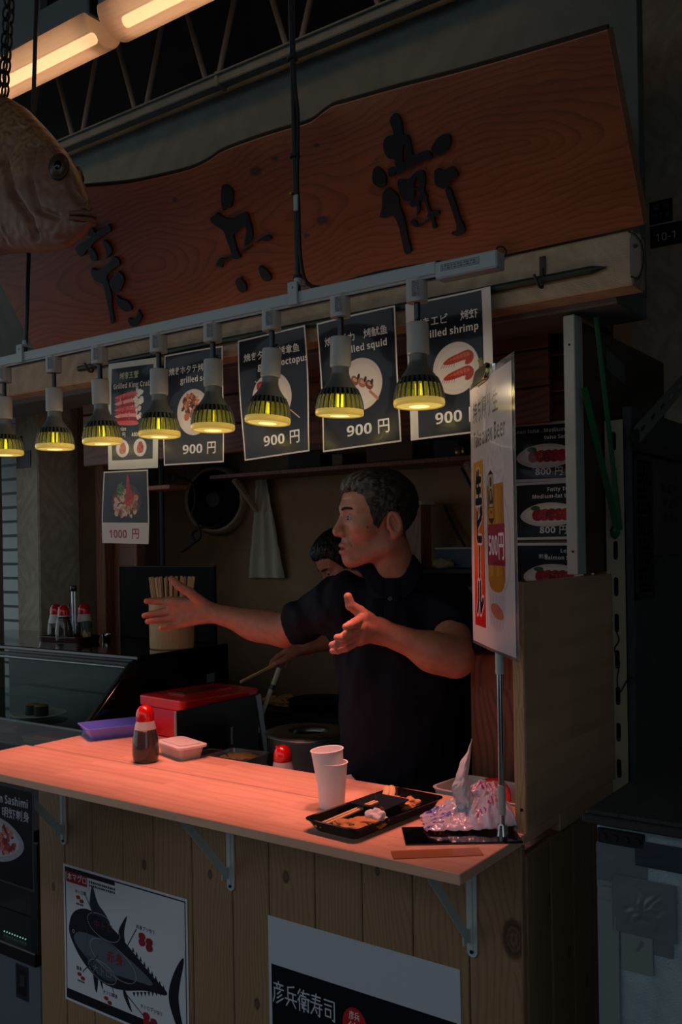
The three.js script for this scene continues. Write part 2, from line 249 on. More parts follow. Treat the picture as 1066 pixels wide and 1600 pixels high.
{
  const s = thing('shop_sign', 'long reddish live-edge wooden signboard with three black brush characters', 'sign', [-1.5, 2.176, -1.85]);
  s.rotation.x = rad(32.8);
  const topEdge = [[-1.015, 0.44], [-0.86, 0.432], [-0.7, 0.425], [-0.6, 0.42], [-0.505, 0.41], [-0.423, 0.396], [-0.344, 0.383], [-0.231, 0.372], [-0.121, 0.366], [-0.07, 0.37], [-0.018, 0.379], [0.075, 0.381], [0.17, 0.379], [0.226, 0.376], [0.257, 0.377], [0.292, 0.386], [0.32, 0.391], [0.354, 0.389], [0.481, 0.382], [0.6, 0.373], [0.738, 0.365], [0.923, 0.357]];
  const W = [1.96, 0.46];
  const pith = (x) => 0.13 + 0.07 * fbm(x * 0.9 + 4, 2.2, 3) - 0.125 * Math.exp(-Math.pow((x - 0.66) / 0.24, 2)) - 0.11 * Math.exp(-Math.pow((x + 0.42) / 0.2, 2)) - 0.07 * Math.exp(-Math.pow((x - 0.12) / 0.16, 2));
  const holes = [[0.063, 0.316, 0.012], [-0.212, 0.313, 0.006], [0.199, 0.168, 0.012], [0.128, 0.33, 0.006], [0.249, 0.328, 0.005], [0.138, 0.145, 0.006]];
  const map = tex(1400, 330, (u, v) => {
    const x = u * W[0] - 1.02, y = v * W[1], c = 0.19 + 0.02 * Math.sin(x * 3.1), h = pith(x), yy = (y - c) + 0.012 * n2(x * 3, y * 6) + 0.004 * n2(x * 9, y * 20);
    const r = Math.sqrt(yy * yy * 1.5 + h * h) * 62, f = r - Math.floor(r), late = Math.pow(f, 3.5) * (1 - sstep(0.94, 1, f));
    const fib = 0.1 * n2(x * 10, y * 520) + 0.06 * n2(x * 4, y * 190);
    let t = clamp(0.5 * late + fib + 0.22 * fbm(x * 1.3, y * 5, 3) + 0.28);
    const sap = sstep(0.33, 0.42, y + 0.02 * n2(x * 4, 3)) * 0.55;
    let kn = 0; for (const [kx, ky, kr] of holes) kn = Math.max(kn, 1 - sstep(0.5, 1.1, Math.hypot((x - kx) / 1.9, y - ky + 0.002 * n2(x * 90, y * 90)) / kr * (1 + 0.2 * n2(x * 60, y * 60))));
    const base = [[160, 90, 54], [96, 47, 28], [180, 126, 86]];
    return [0, 1, 2].map((i) => mix(mix(mix(base[0][i], base[1][i], t), base[2][i], sap), 40, kn * 0.7));
  });
  map.repeat.set(1 / W[0], 1 / W[1]); map.offset.set(1.02 / W[0], 0); map.wrapS = map.wrapT = THREE.ClampToEdgeWrapping;
  const wood = new THREE.MeshPhysicalMaterial({ map, roughness: 0.42, clearcoat: 0.12, clearcoatRoughness: 0.4 });
  const board = new THREE.Shape(); board.moveTo(-1.015, 0); board.lineTo(0.923, 0.002);
  const edge = new THREE.CatmullRomCurve3(topEdge.map((q) => V(q[0], q[1], 0))).getPoints(120);
  for (let i = edge.length - 1; i >= 0; i--) board.lineTo(edge[i].x, edge[i].y);
  board.closePath();
  part('board', extrude(board, 0.032, 0.002).translate(0, 0, -0.034), wood, s);
  part('bark_edge', tube(topEdge.map((q) => [q[0], q[1] + 0.002, -0.014]), 0.008, 160, 8), std(0x2a1710, 0.8), s, 'dark bark along the upper edge');
  const ink = std(0x10141b, 0.42);
  for (const k of ['hiko', 'hei', 'wei']) for (const [o, h] of STROKES[k]) {
    const sh = outline(closedCurve(o, o.length > 30 ? 2 : 3)); if (h) sh.holes.push(new THREE.Path(closedCurve(h).map((q) => new THREE.Vector2(q[0], q[1]))));
    part('brush_stroke', extrude(sh, 0.0065, 0.0006).translate(0, 0, 0.0012), ink, s);
  }
  part('hanging_eye', merge([at(new THREE.TorusGeometry(0.012, 0.0022, 8, 20), 0.62, 0.01, 0.01), rod([0.62, -0.03, 0.0], [0.62, 0.0, 0.01], 0.0022)]), MAT.darkMetal, s);
}
// ---------------------------------------------------------------- lighting track, its hangers and lamps
{
  const r = thing('lighting_track', 'pale grey lighting track hung on two rods below the signboard', 'track', [0, 0, 0]);
  part('track', merge([span(-2.95, -0.9, 2.078, 2.104, -1.616, -1.584, 0.002), span(-2.95, -0.9, 2.074, 2.08, -1.612, -1.606, 0.001), span(-2.95, -0.9, 2.074, 2.08, -1.594, -1.588, 0.001)]), MAT.whiteMetal, r);
  part('track_slot', span(-2.95, -0.9, 2.0755, 2.0785, -1.605, -1.595, 0.0005), MAT.blackMat, r);
  part('feed_box', span(-0.9, -0.767, 2.066, 2.1, -1.618, -1.582, 0.003), MAT.whiteMetal, r);
  const lab = document.createElement('canvas'); lab.width = 128; lab.height = 24; { const c = lab.getContext('2d'); c.fillStyle = '#8f9b9a'; c.fillRect(0, 0, 128, 24); c.strokeStyle = '#3c4a50'; c.strokeRect(2, 2, 124, 20); c.fillStyle = '#3c4a50'; for (let k = 0; k < 16; k++) for (let j = 0; j < 2; j++) c.fillRect(6 + k * 7 + (k % 3), 6 + j * 8, 3 + (k * 5 + j) % 3, 4); }
  const lt = new THREE.CanvasTexture(lab); lt.colorSpace = THREE.SRGBColorSpace;
  part('rating_label', at(new THREE.PlaneGeometry(0.085, 0.014), -0.845, 2.086, -1.5818), new THREE.MeshPhysicalMaterial({ map: lt, roughness: 0.5 }), r);
  for (const [x, xt] of [[-1.254, -1.268], [-2.23, -2.128]]) {
    part('hanger_rod', rod([x, 2.1, -1.6], [xt, 3.4, -1.6], 0.0058, 12), std(0x2b2f31, 0.45, { metalness: 0.4 }), r);
    part('hanger_clip', merge([at(cbox(0.026, 0.05, 0.006, 0.001), x, 2.1, -1.581), at(cbox(0.024, 0.006, 0.04, 0.001), x, 2.122, -1.6), at(cyl(0.009, 0.009, 0.014, 6), x, 2.132, -1.6), at(cyl(0.003, 0.003, 0.004, 8), x, 2.112, -1.577, Math.PI / 2)]), MAT.whiteMetal, r);
  }
  part('feed_cable', tube([[-0.9, 2.106, -1.606], [-1.05, 2.112, -1.606], [-1.2, 2.108, -1.604], [-1.232, 2.125, -1.602], [-1.243, 2.17, -1.598], [-1.247, 2.3, -1.597], [-1.249, 2.34, -1.597], [-1.247, 2.5, -1.6], [-1.252, 2.56, -1.598], [-1.255, 2.8, -1.599], [-1.258, 3.1, -1.598], [-1.26, 3.395, -1.598]], 0.0042, 120, 8), MAT.cord, r);
  part('cable_joint', at(cbox(0.012, 0.035, 0.012, 0.002), -1.251, 2.3, -1.596), MAT.whiteMetal, r);
  part('brass_clip', at(cyl(0.0035, 0.0035, 0.008, 10), -1.262, 2.322, -1.592, Math.PI / 2), std(0xb8913a, 0.3, { metalness: 1 }), r, 'small brass clip');
  for (const y of [2.14, 2.405, 2.62]) part('cable_tie', at(cyl(0.0115, 0.0115, 0.006, 14), -1.253 - (y - 2.1) * 0.01, y, -1.599), MAT.cord, r);
}
const lampLabel = (() => { const cv = document.createElement('canvas'); cv.width = 64; cv.height = 96; const c = cv.getContext('2d'); c.fillStyle = '#86878a'; c.fillRect(0, 0, 64, 96); c.fillStyle = '#2c3238'; const q = seeded(5); for (let y = 4; y < 92; y += 5) for (let x = 4; x < 58;) { const w = 2 + q() * 7; if (q() > 0.25) c.fillRect(x, y, w, 3); x += w + 2; } const t = new THREE.CanvasTexture(cv); t.colorSpace = THREE.SRGBColorSpace; return t; })();
const LM = {
  cap: std(0x1a1f14, 0.3, { metalness: 0.4 }),
  label: new THREE.MeshPhysicalMaterial({ map: lampLabel, roughness: 0.5 }),
  neck: std(0x6a6c66, 0.4, { metalness: 0.3 }), fin: std(0x4a4d45, 0.4, { metalness: 0.2 }), stem: std(0x343a3e, 0.3, { metalness: 0.7 }),
  glass: new THREE.MeshPhysicalMaterial({ color: 0x5c6010, roughness: 0.22, transmission: 0.7, thickness: 0, emissive: new THREE.Color().setRGB(0.03, 0.026, 0.003), side: THREE.DoubleSide }),
  filament: new THREE.MeshStandardMaterial({ color: 0xfff0c0, emissive: new THREE.Color().setRGB(7, 5.2, 2.2) }),
  lens: new THREE.MeshPhysicalMaterial({ color: 0xd8b040, roughness: 0.22, emissive: new THREE.Color().setRGB(0.6, 0.45, 0.1) }),
  core: new THREE.MeshStandardMaterial({ color: 0xffe8a0, emissive: new THREE.Color().setRGB(1.5, 1.1, 0.42) }),
  rim: new THREE.MeshPhysicalMaterial({ color: 0xcaa850, roughness: 0.15, emissive: new THREE.Color().setRGB(0.3, 0.2, 0.035) }),
};
const lampProto = (() => {
  const g = new THREE.Group();                                      // y = 0 at the rim of the lens
  const adapter = (() => { const s = roundRect(0.038, 0.034, 0.012); return at(extrude(s, 0.044, 0.001, 6), 0, 0.206, 0, -Math.PI / 2); })();
  part('track_adapter', adapter, MAT.lampWhite, g);
  part('adapter_label', at(new THREE.PlaneGeometry(0.017, 0.032), 0.008, 0.229, 0.0188, 0, 0.12), LM.label, g);
  part('stem', merge([cyl(0.0065, 0.0065, 0.05, 16).translate(0, 0.183, 0), at(cyl(0.003, 0.003, 0.016, 8), 0, 0.172, 0.005, Math.PI / 2)]), LM.stem, g);
  part('socket', lathe([[0.0005, 0.164], [0.0205, 0.164], [0.0222, 0.162], [0.0225, 0.104], [0.0215, 0.101], [0.0195, 0.1], [0.0005, 0.1]], 32), MAT.lampWhite, g);
  part('bulb_neck', lathe([[0.0185, 0.104], [0.0185, 0.088], [0.0195, 0.084], [0.0225, 0.075], [0.028, 0.066], [0.0335, 0.059], [0.0372, 0.0535]], 36), LM.neck, g);
  const prof = [[0.0366, 0.0535], [0.0408, 0.045], [0.0446, 0.036], [0.0475, 0.026], [0.0494, 0.016], [0.05, 0.0095]];
  part('reflector_cap', lathe([[0.0364, 0.0538], [0.0366, 0.0535], [0.0408, 0.045], [0.0432, 0.0395]], 48), LM.cap, g);
  part('bulb_glass', lathe([[0.0432, 0.0395], [0.0446, 0.036], [0.0475, 0.026], [0.0494, 0.016], [0.05, 0.0095]], 48), LM.glass, g);
  const fins = [];
  for (let k = 0; k < 26; k++) {
    const a = (k / 26) * 6.2832, q = [];
    for (let i = 0; i < prof.length - 1; i++) { const [r, y] = prof[i]; const [r2, y2] = prof[i + 1]; fins.push(bar([(r + 0.0008) * Math.cos(a), y, (r + 0.0008) * Math.sin(a)], [(r2 + 0.0008) * Math.cos(a), y2, (r2 + 0.0008) * Math.sin(a)], 0.0046 - i * 0.0003, 0.003, V(-Math.sin(a), 0, Math.cos(a)), 0.0004)); }
  }
  part('cooling_fins', merge(fins), LM.fin, g);
  part('lens_rim', lathe([[0.0496, 0.0105], [0.0512, 0.009], [0.052, 0.003], [0.0508, -0.002], [0.0475, -0.0035], [0.0455, -0.0015]], 48), LM.rim, g);
  part('bulb_lens', lathe([[0.046, -0.0015], [0.036, -0.0028], [0.022, -0.0036], [0.0202, -0.0036]], 40), LM.lens, g);
  part('bulb_core', lathe([[0.0205, -0.0036], [0.012, -0.0045], [0.0004, -0.005]], 32), LM.core, g);
  part('bulb_filament', merge([cyl(0.0028, 0.0028, 0.034, 10).translate(-0.005, 0.026, 0), cyl(0.0028, 0.0028, 0.034, 10).translate(0.005, 0.026, 0)]), LM.filament, g);
  return g;
})();
[[-0.952, 'in front of the grilled shrimp poster', 0.5, -1], [-1.141, 'in front of the grilled squid poster', -1, 2.5], [-1.331, 'in front of the grilled octopus poster', -3.5, 3],
  [-1.512, 'overlapping the right edge of the grilled scallop poster', -1, 1], [-1.695, 'between the king crab poster and the grilled scallop poster', 0, 0.5], [-1.916, 'just left of the king crab poster', -1.5, -0.5], [-2.106, 'hanging in front of the left pier', 0, 0], [-2.333, 'cut off by the left edge of the picture', 0, 0]].forEach(([x, where, rz, rx], i) => {
  const l = lampProto.clone(); l.name = named('track_lamp'); l.position.set(x, 1.828, -1.6); scene.add(l);
  l.rotation.y = rad(20 + i * 37); tag(l, 'glowing yellow reflector lamp ' + where, 'lamp', 'reflector lamps on the lighting track');
  // the lower bulb hangs a little askew below its stem
  for (const c of l.children) if (!['track_adapter', 'adapter_label', 'stem'].includes(c.name)) { const m = new THREE.Matrix4().makeTranslation(0, 0.164, 0).multiply(new THREE.Matrix4().makeRotationFromEuler(new THREE.Euler(rad(rx), 0, rad(rz)))).multiply(new THREE.Matrix4().makeTranslation(0, -0.164, 0)); c.applyMatrix4(m); }
  for (const c of l.children) if (['track_adapter', 'adapter_label'].includes(c.name)) c.applyMatrix4(new THREE.Matrix4().makeRotationY(-l.rotation.y));
  const sp = new THREE.SpotLight(new THREE.Color().setRGB(1, 0.33, 0.275), 1.22, 0, rad(27), 0.85, 2);
  const glow = new THREE.PointLight(new THREE.Color().setRGB(1, 0.76, 0.5), 0.06, 0, 2); glow.name = 'bulb_glow'; glow.position.set(0, 0.02, 0); glow.castShadow = true; l.add(glow);
  sp.name = 'spot'; sp.position.set(0, -0.012, 0); sp.castShadow = true; sp.shadow.radius = 1.6; sp.target.position.set(0, -1, 0); sp.target.name = 'aim'; l.add(sp); l.add(sp.target);
});

// ---------------------------------------------------------------- roof truss and fluorescent fittings
{
  const t = structGroup('trim_truss'), webMat = std(0x565c5c, 0.6);
  part('bottom_chord', merge([span(-4.6, -0.6, 2.9, 2.932, -2.03, -1.995, 0.003), span(-4.6, -0.6, 2.924, 2.93, -2.06, -1.985, 0.002)]), M1.greyGreen, t);
  part('chord_sleeve', span(-1.86, -1.845, 2.894, 2.938, -2.034, -1.99, 0.003), M1.greyGreen, t);
  part('top_chord', span(-4.6, -0.6, 3.34, 3.38, -2.05, -2.0, 0.003), MAT.darkMetal, t);
  for (let k = 0; k < 14; k++) { const x = -0.66 - k * 0.3105; part('web_bar', rod([x - 0.02, 2.93, -2.03], [x - 0.155, 3.34, -2.03], 0.0085, 10), webMat, t); part('web_bar', rod([x + 0.02, 2.93, -2.03], [x + 0.155, 3.34, -2.03], 0.0085, 10), webMat, t); }
}
for (const [x0, x1, which] of [[-3.3, -2.085, 'nearer the left edge of the picture'], [-2.045, -0.83, 'running out of the top of the picture']]) {
  const xc = (x0 + x1) / 2, L = x1 - x0, f = thing('fluorescent_fitting', 'warm glowing fluorescent strip light under the roof, ' + which, 'light', [xc, 3.0, -1.78], 0, 'strip lights under the roof');
  part('housing', merge([at(cbox(L, 0.09, 0.12, 0.004), 0, 0.105, 0), at(cbox(L * 0.5, 0.26, 0.03, 0.003), 0, 0.28, -0.02)]), std(0x6a7374, 0.5), f);
  const arc = new THREE.Shape(); arc.moveTo(-0.062, 0.06); for (let k = 0; k <= 14; k++) { const a = Math.PI + (k / 14) * Math.PI; arc.lineTo(0.062 * Math.cos(a), 0.06 + 0.062 * Math.sin(a) * (1 - 0.08 * Math.sin(a) * Math.sin(a))); } arc.closePath();
  const g = new THREE.ExtrudeGeometry(arc, { depth: L - 0.03, bevelEnabled: true, bevelSize: 0.006, bevelThickness: 0.012, bevelSegments: 3 });
  part('light_diffuser', at(g, -L / 2 + 0.015, 0, 0, 0, Math.PI / 2), new THREE.MeshPhysicalMaterial({ color: new THREE.Color().setRGB(0.9, 0.6, 0.36), roughness: 0.75, transmission: 0.8, thickness: 0, emissive: new THREE.Color().setRGB(0.03, 0.013, 0.004), side: THREE.DoubleSide }), f);
  part('light_tube', at(cyl(0.016, 0.016, L - 0.1, 14), 0, 0.035, 0, 0, 0, Math.PI / 2), new THREE.MeshStandardMaterial({ color: 0xffffff, emissive: new THREE.Color().setRGB(3.4, 2.5, 2.0) }), f);
  for (const eg of [at(cbox(0.006, 0.05, 0.11, 0.002), L / 2 + 0.003, 0.09, 0), at(cbox(0.006, 0.05, 0.11, 0.002), -L / 2 - 0.003, 0.09, 0)]) part('end_cap', eg, MAT.darkMetal, f);
  const ra = new THREE.RectAreaLight(new THREE.Color().setRGB(1, 0.74, 0.5), 0.5, L - 0.1, 0.1); ra.name = 'glow'; ra.position.set(0, -0.012, 0); ra.rotation.x = -Math.PI / 2; f.add(ra);
}
// ---------------------------------------------------------------- printed matter
// written characters as pen strokes on a 100 x 100 field: "x,y x,y ..." joined, strokes parted by /
const GLYPH = {
  円: '12,97 12,12 88,12 88,88 80,96 68,95/50,12 50,52/12,52 88,52',
  焼: '22,5 22,45 18,70 5,95/8,28 12,45/38,25 32,42/22,55 38,80/52,18 95,18/72,4 72,38/57,28 57,56/88,28 88,56/46,38 98,38/46,57 98,57/62,57 58,80 44,95/80,57 80,90 98,90 98,78',
  き: '20,22 78,16/18,42 82,36/42,4 62,62/62,62 35,60 25,72 32,88 70,92', エ: '18,18 82,18/50,18 50,82/8,84 92,84', ビ: '22,12 22,80 30,88 85,88/82,26 22,48/76,4 84,16/90,0 98,12',
  イ: '80,8 50,40 10,58/54,38 54,95', カ: '12,32 88,32 84,80 76,94 62,88/46,6 44,45 34,70 12,94', タ: '42,6 34,28 10,52/38,20 84,20 74,52 52,78 22,96/32,42 66,64', コ: '15,18 85,18 85,85/12,85 88,85',
  ホ: '10,28 90,28/50,6 50,92 40,88/30,45 12,76/68,45 90,74', テ: '22,14 78,14/8,40 92,40/52,40 50,65 28,94', '｜': '50,2 50,98', ル: '30,10 30,55 10,92/60,6 60,90 94,58',
  烤: '22,5 22,45 18,70 5,95/8,28 12,45/38,25 32,42/22,55 38,80/50,18 92,18/70,5 70,38/44,38 98,38/92,8 48,64/58,54 90,54/60,54 58,68 88,68 84,92 70,90',
  虾: '8,22 44,22 44,50 8,50 8,22/26,5 26,88/4,90 44,84/40,72 48,94/54,18 98,18/76,18 76,95/78,42 94,58', 鱼: '36,4 12,32/30,14 66,14 52,30/18,32 82,32 82,74 18,74 18,32/50,32 50,74/18,53 82,53/6,92 94,92',
  鱿: '18,4 6,28/16,12 34,12 28,28/8,30 42,30 42,74 8,74 8,30/25,30 25,74/8,52 42,52/4,90 46,90/52,32 98,32/72,8 70,50 50,95/80,36 80,88 98,88 98,74/86,10 94,22',
  章: '50,2 50,12/20,14 80,14/34,18 38,30/66,18 62,30/8,32 92,32/24,42 76,42 76,68 24,68 24,42/24,55 76,55/50,68 50,98/8,82 92,82', 扇: '10,8 90,8/18,20 84,20 84,38 18,38/18,20 18,60 6,96/28,50 54,50 54,92/62,50 90,50 90,92/34,64 46,60/34,80 50,72/68,64 80,60/68,80 86,72',
  贝: '22,8 78,8 78,62/22,8 22,62/50,22 50,50 40,72 12,94/58,70 86,92', 帝: '50,2 50,12/12,14 88,14/34,18 38,30/66,18 62,30/10,48 10,34 90,34 90,48/24,88 24,54 76,54 76,86/50,42 50,98', 王: '14,14 86,14/18,50 82,50/50,14 50,88/6,88 94,88',
  蟹: '24,4 10,16/20,10 42,10/12,18 42,18 42,50 12,50 12,18/27,18 27,50/12,34 42,34/52,8 90,8 88,26/66,8 54,28/60,34 94,34/76,28 76,54/56,46 96,46/28,62 72,62 72,78 28,78 28,62/50,56 50,92/14,94 84,92',
  持: '20,4 20,90 10,86/4,28 36,28/4,62 36,52/50,16 92,16/70,4 70,34/44,36 98,36/44,56 98,56/82,42 82,92 72,88/54,66 62,80', ち: '16,24 82,20/42,4 30,54 62,46 80,58 78,78 40,94',
  帰: '12,14 12,58/28,4 28,70 10,96/46,10 88,10 88,38 46,38/48,24 88,24/42,58 42,48 96,48 96,58/52,90 52,62 86,62 86,86/69,54 69,98', り: '30,10 28,48 38,40/68,8 72,50 60,78 42,96', 生: '28,8 10,44/22,28 86,28/52,4 52,90/20,58 82,58/6,90 94,90',
  明: '10,18 40,18 40,78 10,78 10,18/10,48 40,48/56,10 90,10 90,94 78,90/56,10 56,60 44,96/56,36 90,36/56,60 90,60', 刺: '8,22 60,22/34,6 34,96/14,34 54,34 54,52 14,52 14,34/32,56 8,82/36,56 60,80/72,14 72,66/92,6 92,94 80,90',
  身: '48,2 38,14/26,16 74,16 74,92 62,88/26,16 26,60/26,32 74,32/26,46 74,46/10,62 74,62/92,46 50,80 12,96',
  彦: '50,2 50,12/14,14 88,14/34,18 40,28/66,18 58,30/12,34 90,34/16,34 16,70 4,96/66,42 40,58/76,56 38,76/88,70 32,98', 兵: '76,4 24,14/26,12 26,64/26,36 90,36/66,36 66,64/4,64 96,64/34,70 12,94/64,70 88,94',
  衛: '24,4 6,26/28,28 6,54/18,46 18,96/34,16 68,16/52,4 44,30/36,30 68,30/38,40 66,40 66,56 38,56 38,40/32,66 72,66/52,58 52,96/40,70 40,82 72,82/76,14 98,14/74,38 98,38/88,38 88,92 80,88',
  寿: '16,12 84,12/20,26 80,26/50,2 36,60 8,92/6,42 94,42/34,60 94,60/76,50 76,94 64,90/46,70 54,82', 司: '12,12 88,12 88,94 74,90/14,32 66,32/20,50 60,50 60,80 20,80 20,50',
  築: '20,4 8,20/16,12 44,12/62,4 52,20/58,12 94,12/12,26 44,26/28,26 28,46/10,48 46,44/56,26 84,26 84,46 96,50/56,26 48,48/50,54 50,98/6,66 94,66/44,70 10,94/56,70 90,94', 地: '20,8 20,74/4,32 36,32/2,80 38,70/52,24 52,82 58,90 96,90 96,74/40,50 92,34 90,64 80,62/72,6 72,74',
  四: '10,16 90,16 90,84 10,84 10,16/38,16 36,44 22,58/60,16 60,48 64,54 86,54', 丁: '8,16 92,16/54,16 54,92 36,86', 目: '22,8 78,8 78,94/22,8 22,94/22,36 78,36/22,64 78,64/22,92 78,92', 中: '14,26 86,26 86,62 14,62 14,26/50,4 50,96',
  大: '8,34 92,34/50,6 48,40 10,94/52,44 90,94', ト: '36,6 36,94/36,40 78,58', ロ: '16,18 84,18 84,84 16,84 16,18', 赤: '18,18 82,18/50,4 50,42/6,42 94,42/38,42 36,68 18,92/62,42 62,92 54,90/22,58 10,80/80,58 92,78', マ: '8,18 90,18 52,66/34,50 66,86', グ: '40,6 10,48/38,22 82,22 72,58 28,94/82,0 90,12/94,0 100,8',
  本: '8,28 92,28/50,4 50,96/48,30 10,78/52,30 90,78/32,74 68,74', ブ: '14,20 80,20 70,60 24,94/82,0 88,12/94,0 100,10', ツ: '16,28 24,50/44,22 52,44/84,24 70,66 36,94', 切: '6,40 46,30/24,10 24,72 44,64/54,20 92,20 88,84 78,94 68,86/70,20 66,60 50,94', 頭: '8,10 44,10/12,24 40,24 40,44 12,44 12,24/16,52 22,72/38,52 32,72/6,82 46,76/52,10 98,10/74,10 70,22/58,24 92,24 92,72 58,72 58,24/58,40 92,40/58,56 92,56/66,76 52,94/82,76 98,94',
};
function pen(c, ch, x, y, s, w, color) {
  c.strokeStyle = color; c.lineWidth = w; c.lineCap = 'round'; c.lineJoin = 'round';
  for (const st of GLYPH[ch].split('/')) { c.beginPath(); st.split(' ').forEach((q, i) => { const [a, b] = q.split(',').map(Number); const X = x + a * s[0] / 100, Y = y + b * s[1] / 100; i ? c.lineTo(X, Y) : c.moveTo(X, Y); }); c.stroke(); }
}
// a line of mixed writing; y is the top of the characters
function write(c, text, x, y, s, color, { weight = 0.1, gap = 1.06, font = 'bold', width } = {}) {
  const size = Array.isArray(s) ? s : [s, s]; let X = x;
  for (const bit of text.match(/[\u0020-\u007e]+|[^\u0020-\u007e]/g)) {
    if (GLYPH[bit]) { pen(c, bit, X, y, size, size[0] * weight, color); X += size[0] * gap; }
    else { c.fillStyle = color; c.font = font + ' ' + size[1] * 1.02 + 'px sans-serif'; c.textBaseline = 'alphabetic'; const w = c.measureText(bit).width; if (width) { c.save(); c.translate(X, y + size[1] * 0.9); c.scale(width / w, 1); c.fillText(bit, 0, 0); c.restore(); X += width; } else { c.fillText(bit, X, y + size[1] * 0.9); X += w; } }
  }
  return X;
}
const canvasOf = (w, h, bg) => { const cv = document.createElement('canvas'); cv.width = w; cv.height = h; const c = cv.getContext('2d'); c.fillStyle = bg; c.fillRect(0, 0, w, h); return [cv, c]; };
function printMat(cv, rough = 0.3, coat = 0.25) { const t = new THREE.CanvasTexture(cv); t.colorSpace = THREE.SRGBColorSpace; t.anisotropy = 8; return new THREE.MeshPhysicalMaterial({ map: t, roughness: rough, clearcoat: coat, clearcoatRoughness: 0.06, specularIntensity: 0.35 }); }
const oval = (c, x, y, a, b, fill, rot = 0) => { c.fillStyle = fill; c.beginPath(); c.ellipse(x, y, a, b, rot, 0, 6.2832); c.fill(); };
function blob(c, pts, fill) { c.fillStyle = fill; c.beginPath(); const n = pts.length; for (let i = 0; i <= n; i++) { const p = pts[i % n], q = pts[(i + 1) % n], mx = (p[0] + q[0]) / 2, my = (p[1] + q[1]) / 2; i ? c.quadraticCurveTo(p[0], p[1], mx, my) : c.moveTo(mx, my); } c.fill(); }
function speckle(c, x, y, a, b, n, cols, seed, s = 3) { const q = seeded(seed); for (let i = 0; i < n; i++) { const t = q() * 6.2832, r = Math.sqrt(q()); oval(c, x + a * r * Math.cos(t), y + b * r * Math.sin(t), s * (0.4 + q()), s * (0.3 + q() * 0.6), cols[Math.floor(q() * cols.length)], q() * 3); } }

function dishPoster(jp, cn, en, draw, { margin = [8, 8, 8, 8], price = true, enX = 130 } = {}) {
  const [cv, c] = canvasOf(448, 628, '#d9d6d2');
  c.fillStyle = '#141821'; c.fillRect(margin[0], margin[1], 448 - margin[0] - margin[2], 628 - margin[1] - margin[3]);
  write(c, jp, 40, 78, 43, '#dfe0e2', { weight: 0.12 }); write(c, cn, 288 - (cn.length > 2 ? 20 : 0), 78, 43, '#dfe0e2', { weight: 0.12 });
  write(c, en, enX, 134, 44, '#e4e4e4');
  draw(c);
  if (price) { write(c, '900', 140, 508, 68, '#e4e4e4', { width: 150 }); write(c, '円', 318, 506, [74, 70], '#e4e4e4', { weight: 0.11 }); }
  return cv;
}
const plate = (c, x, y, a, b, col = '#cfc6be') => { oval(c, x, y, a, b, '#b9b0a8'); oval(c, x, y, a - 3, b - 3, col); oval(c, x, y, a * 0.8, b * 0.8, '#d6cec6'); };
function shrimp(c, x, y) {
  blob(c, [[x - 80, y + 18], [x - 40, y - 8], [x + 20, y - 22], [x + 62, y - 34], [x + 92, y - 12], [x + 88, y + 22], [x + 60, y + 38], [x + 40, y + 30], [x + 52, y + 10], [x + 10, y + 18], [x - 40, y + 26]], '#a8381f');
  blob(c, [[x - 60, y + 10], [x, y - 10], [x + 60, y - 24], [x + 80, y - 6], [x + 40, y + 2], [x - 10, y + 6]], '#cc5a32');
  c.strokeStyle = '#7c2413'; c.lineWidth = 2; for (let k = 0; k < 7; k++) { c.beginPath(); c.moveTo(x - 40 + k * 18, y - 6 - k * 3); c.lineTo(x - 34 + k * 18, y + 20 - k); c.stroke(); }
  for (let k = 0; k < 6; k++) { c.beginPath(); c.moveTo(x - 70 + k * 12, y + 20); c.lineTo(x - 84 + k * 14, y + 36); c.stroke(); }
}
const CV = {};
CV.shrimp = dishPoster('焼きエビ', '烤虾', 'grilled shrimp', (c) => { plate(c, 258, 330, 122, 118); shrimp(c, 262, 286); shrimp(c, 262, 356); }, { margin: [46, 8, 46, 8], enX: 78 });
CV.squid = dishPoster('焼きイカ', '烤鱿鱼', 'grilled squid', (c) => { plate(c, 230, 330, 128, 124); for (let k = 0; k < 3; k++) { c.save(); c.translate(196 + k * 42, 306 + k * 16); c.rotate(0.75); blob(c, [[-26, -16], [16, -20], [30, 0], [18, 22], [-22, 18]], ['#8e4a34', '#a86a4c', '#7c3a2c'][k]); blob(c, [[-16, -8], [10, -12], [18, 0], [-10, 8]], '#c39a7e'); c.restore(); oval(c, 220 + k * 38, 292 + k * 18, 8, 14, '#2c1512', 0.4); } c.save(); c.translate(300, 388); c.rotate(0.75); c.fillStyle = '#b5765a'; c.fillRect(-30, -8, 70, 14); c.restore(); });
CV.octopus = dishPoster('焼きタコ', '烤章鱼', 'grilled octopus', (c) => { plate(c, 212, 332, 128, 134); c.strokeStyle = '#c8a57c'; c.lineWidth = 6; c.beginPath(); c.moveTo(112, 232); c.lineTo(388, 452); c.stroke(); for (const [x, y] of [[148, 262], [176, 286], [212, 318], [252, 346], [292, 376]]) { blob(c, [[x - 30, y - 16], [x - 4, y - 30], [x + 28, y - 12], [x + 22, y + 22], [x - 8, y + 34], [x - 30, y + 12]], '#8c1f22'); oval(c, x - 6, y - 8, 9, 7, '#b94a42'); } });
CV.scallop = dishPoster('焼きホタテ', '烤扇贝', 'grilled scallop', (c) => { plate(c, 226, 340, 122, 128); speckle(c, 206, 300, 58, 62, 80, ['#a5522a', '#c07236', '#7a3820', '#c9a06a', '#5b241a'], 3, 14); speckle(c, 250, 330, 40, 40, 26, ['#2c1a18', '#c58a5c', '#8c2f22'], 4, 10); blob(c, [[150, 350], [190, 336], [196, 376], [160, 390]], '#b46a48'); speckle(c, 214, 372, 22, 34, 16, ['#70747c', '#54606a'], 8, 8); });
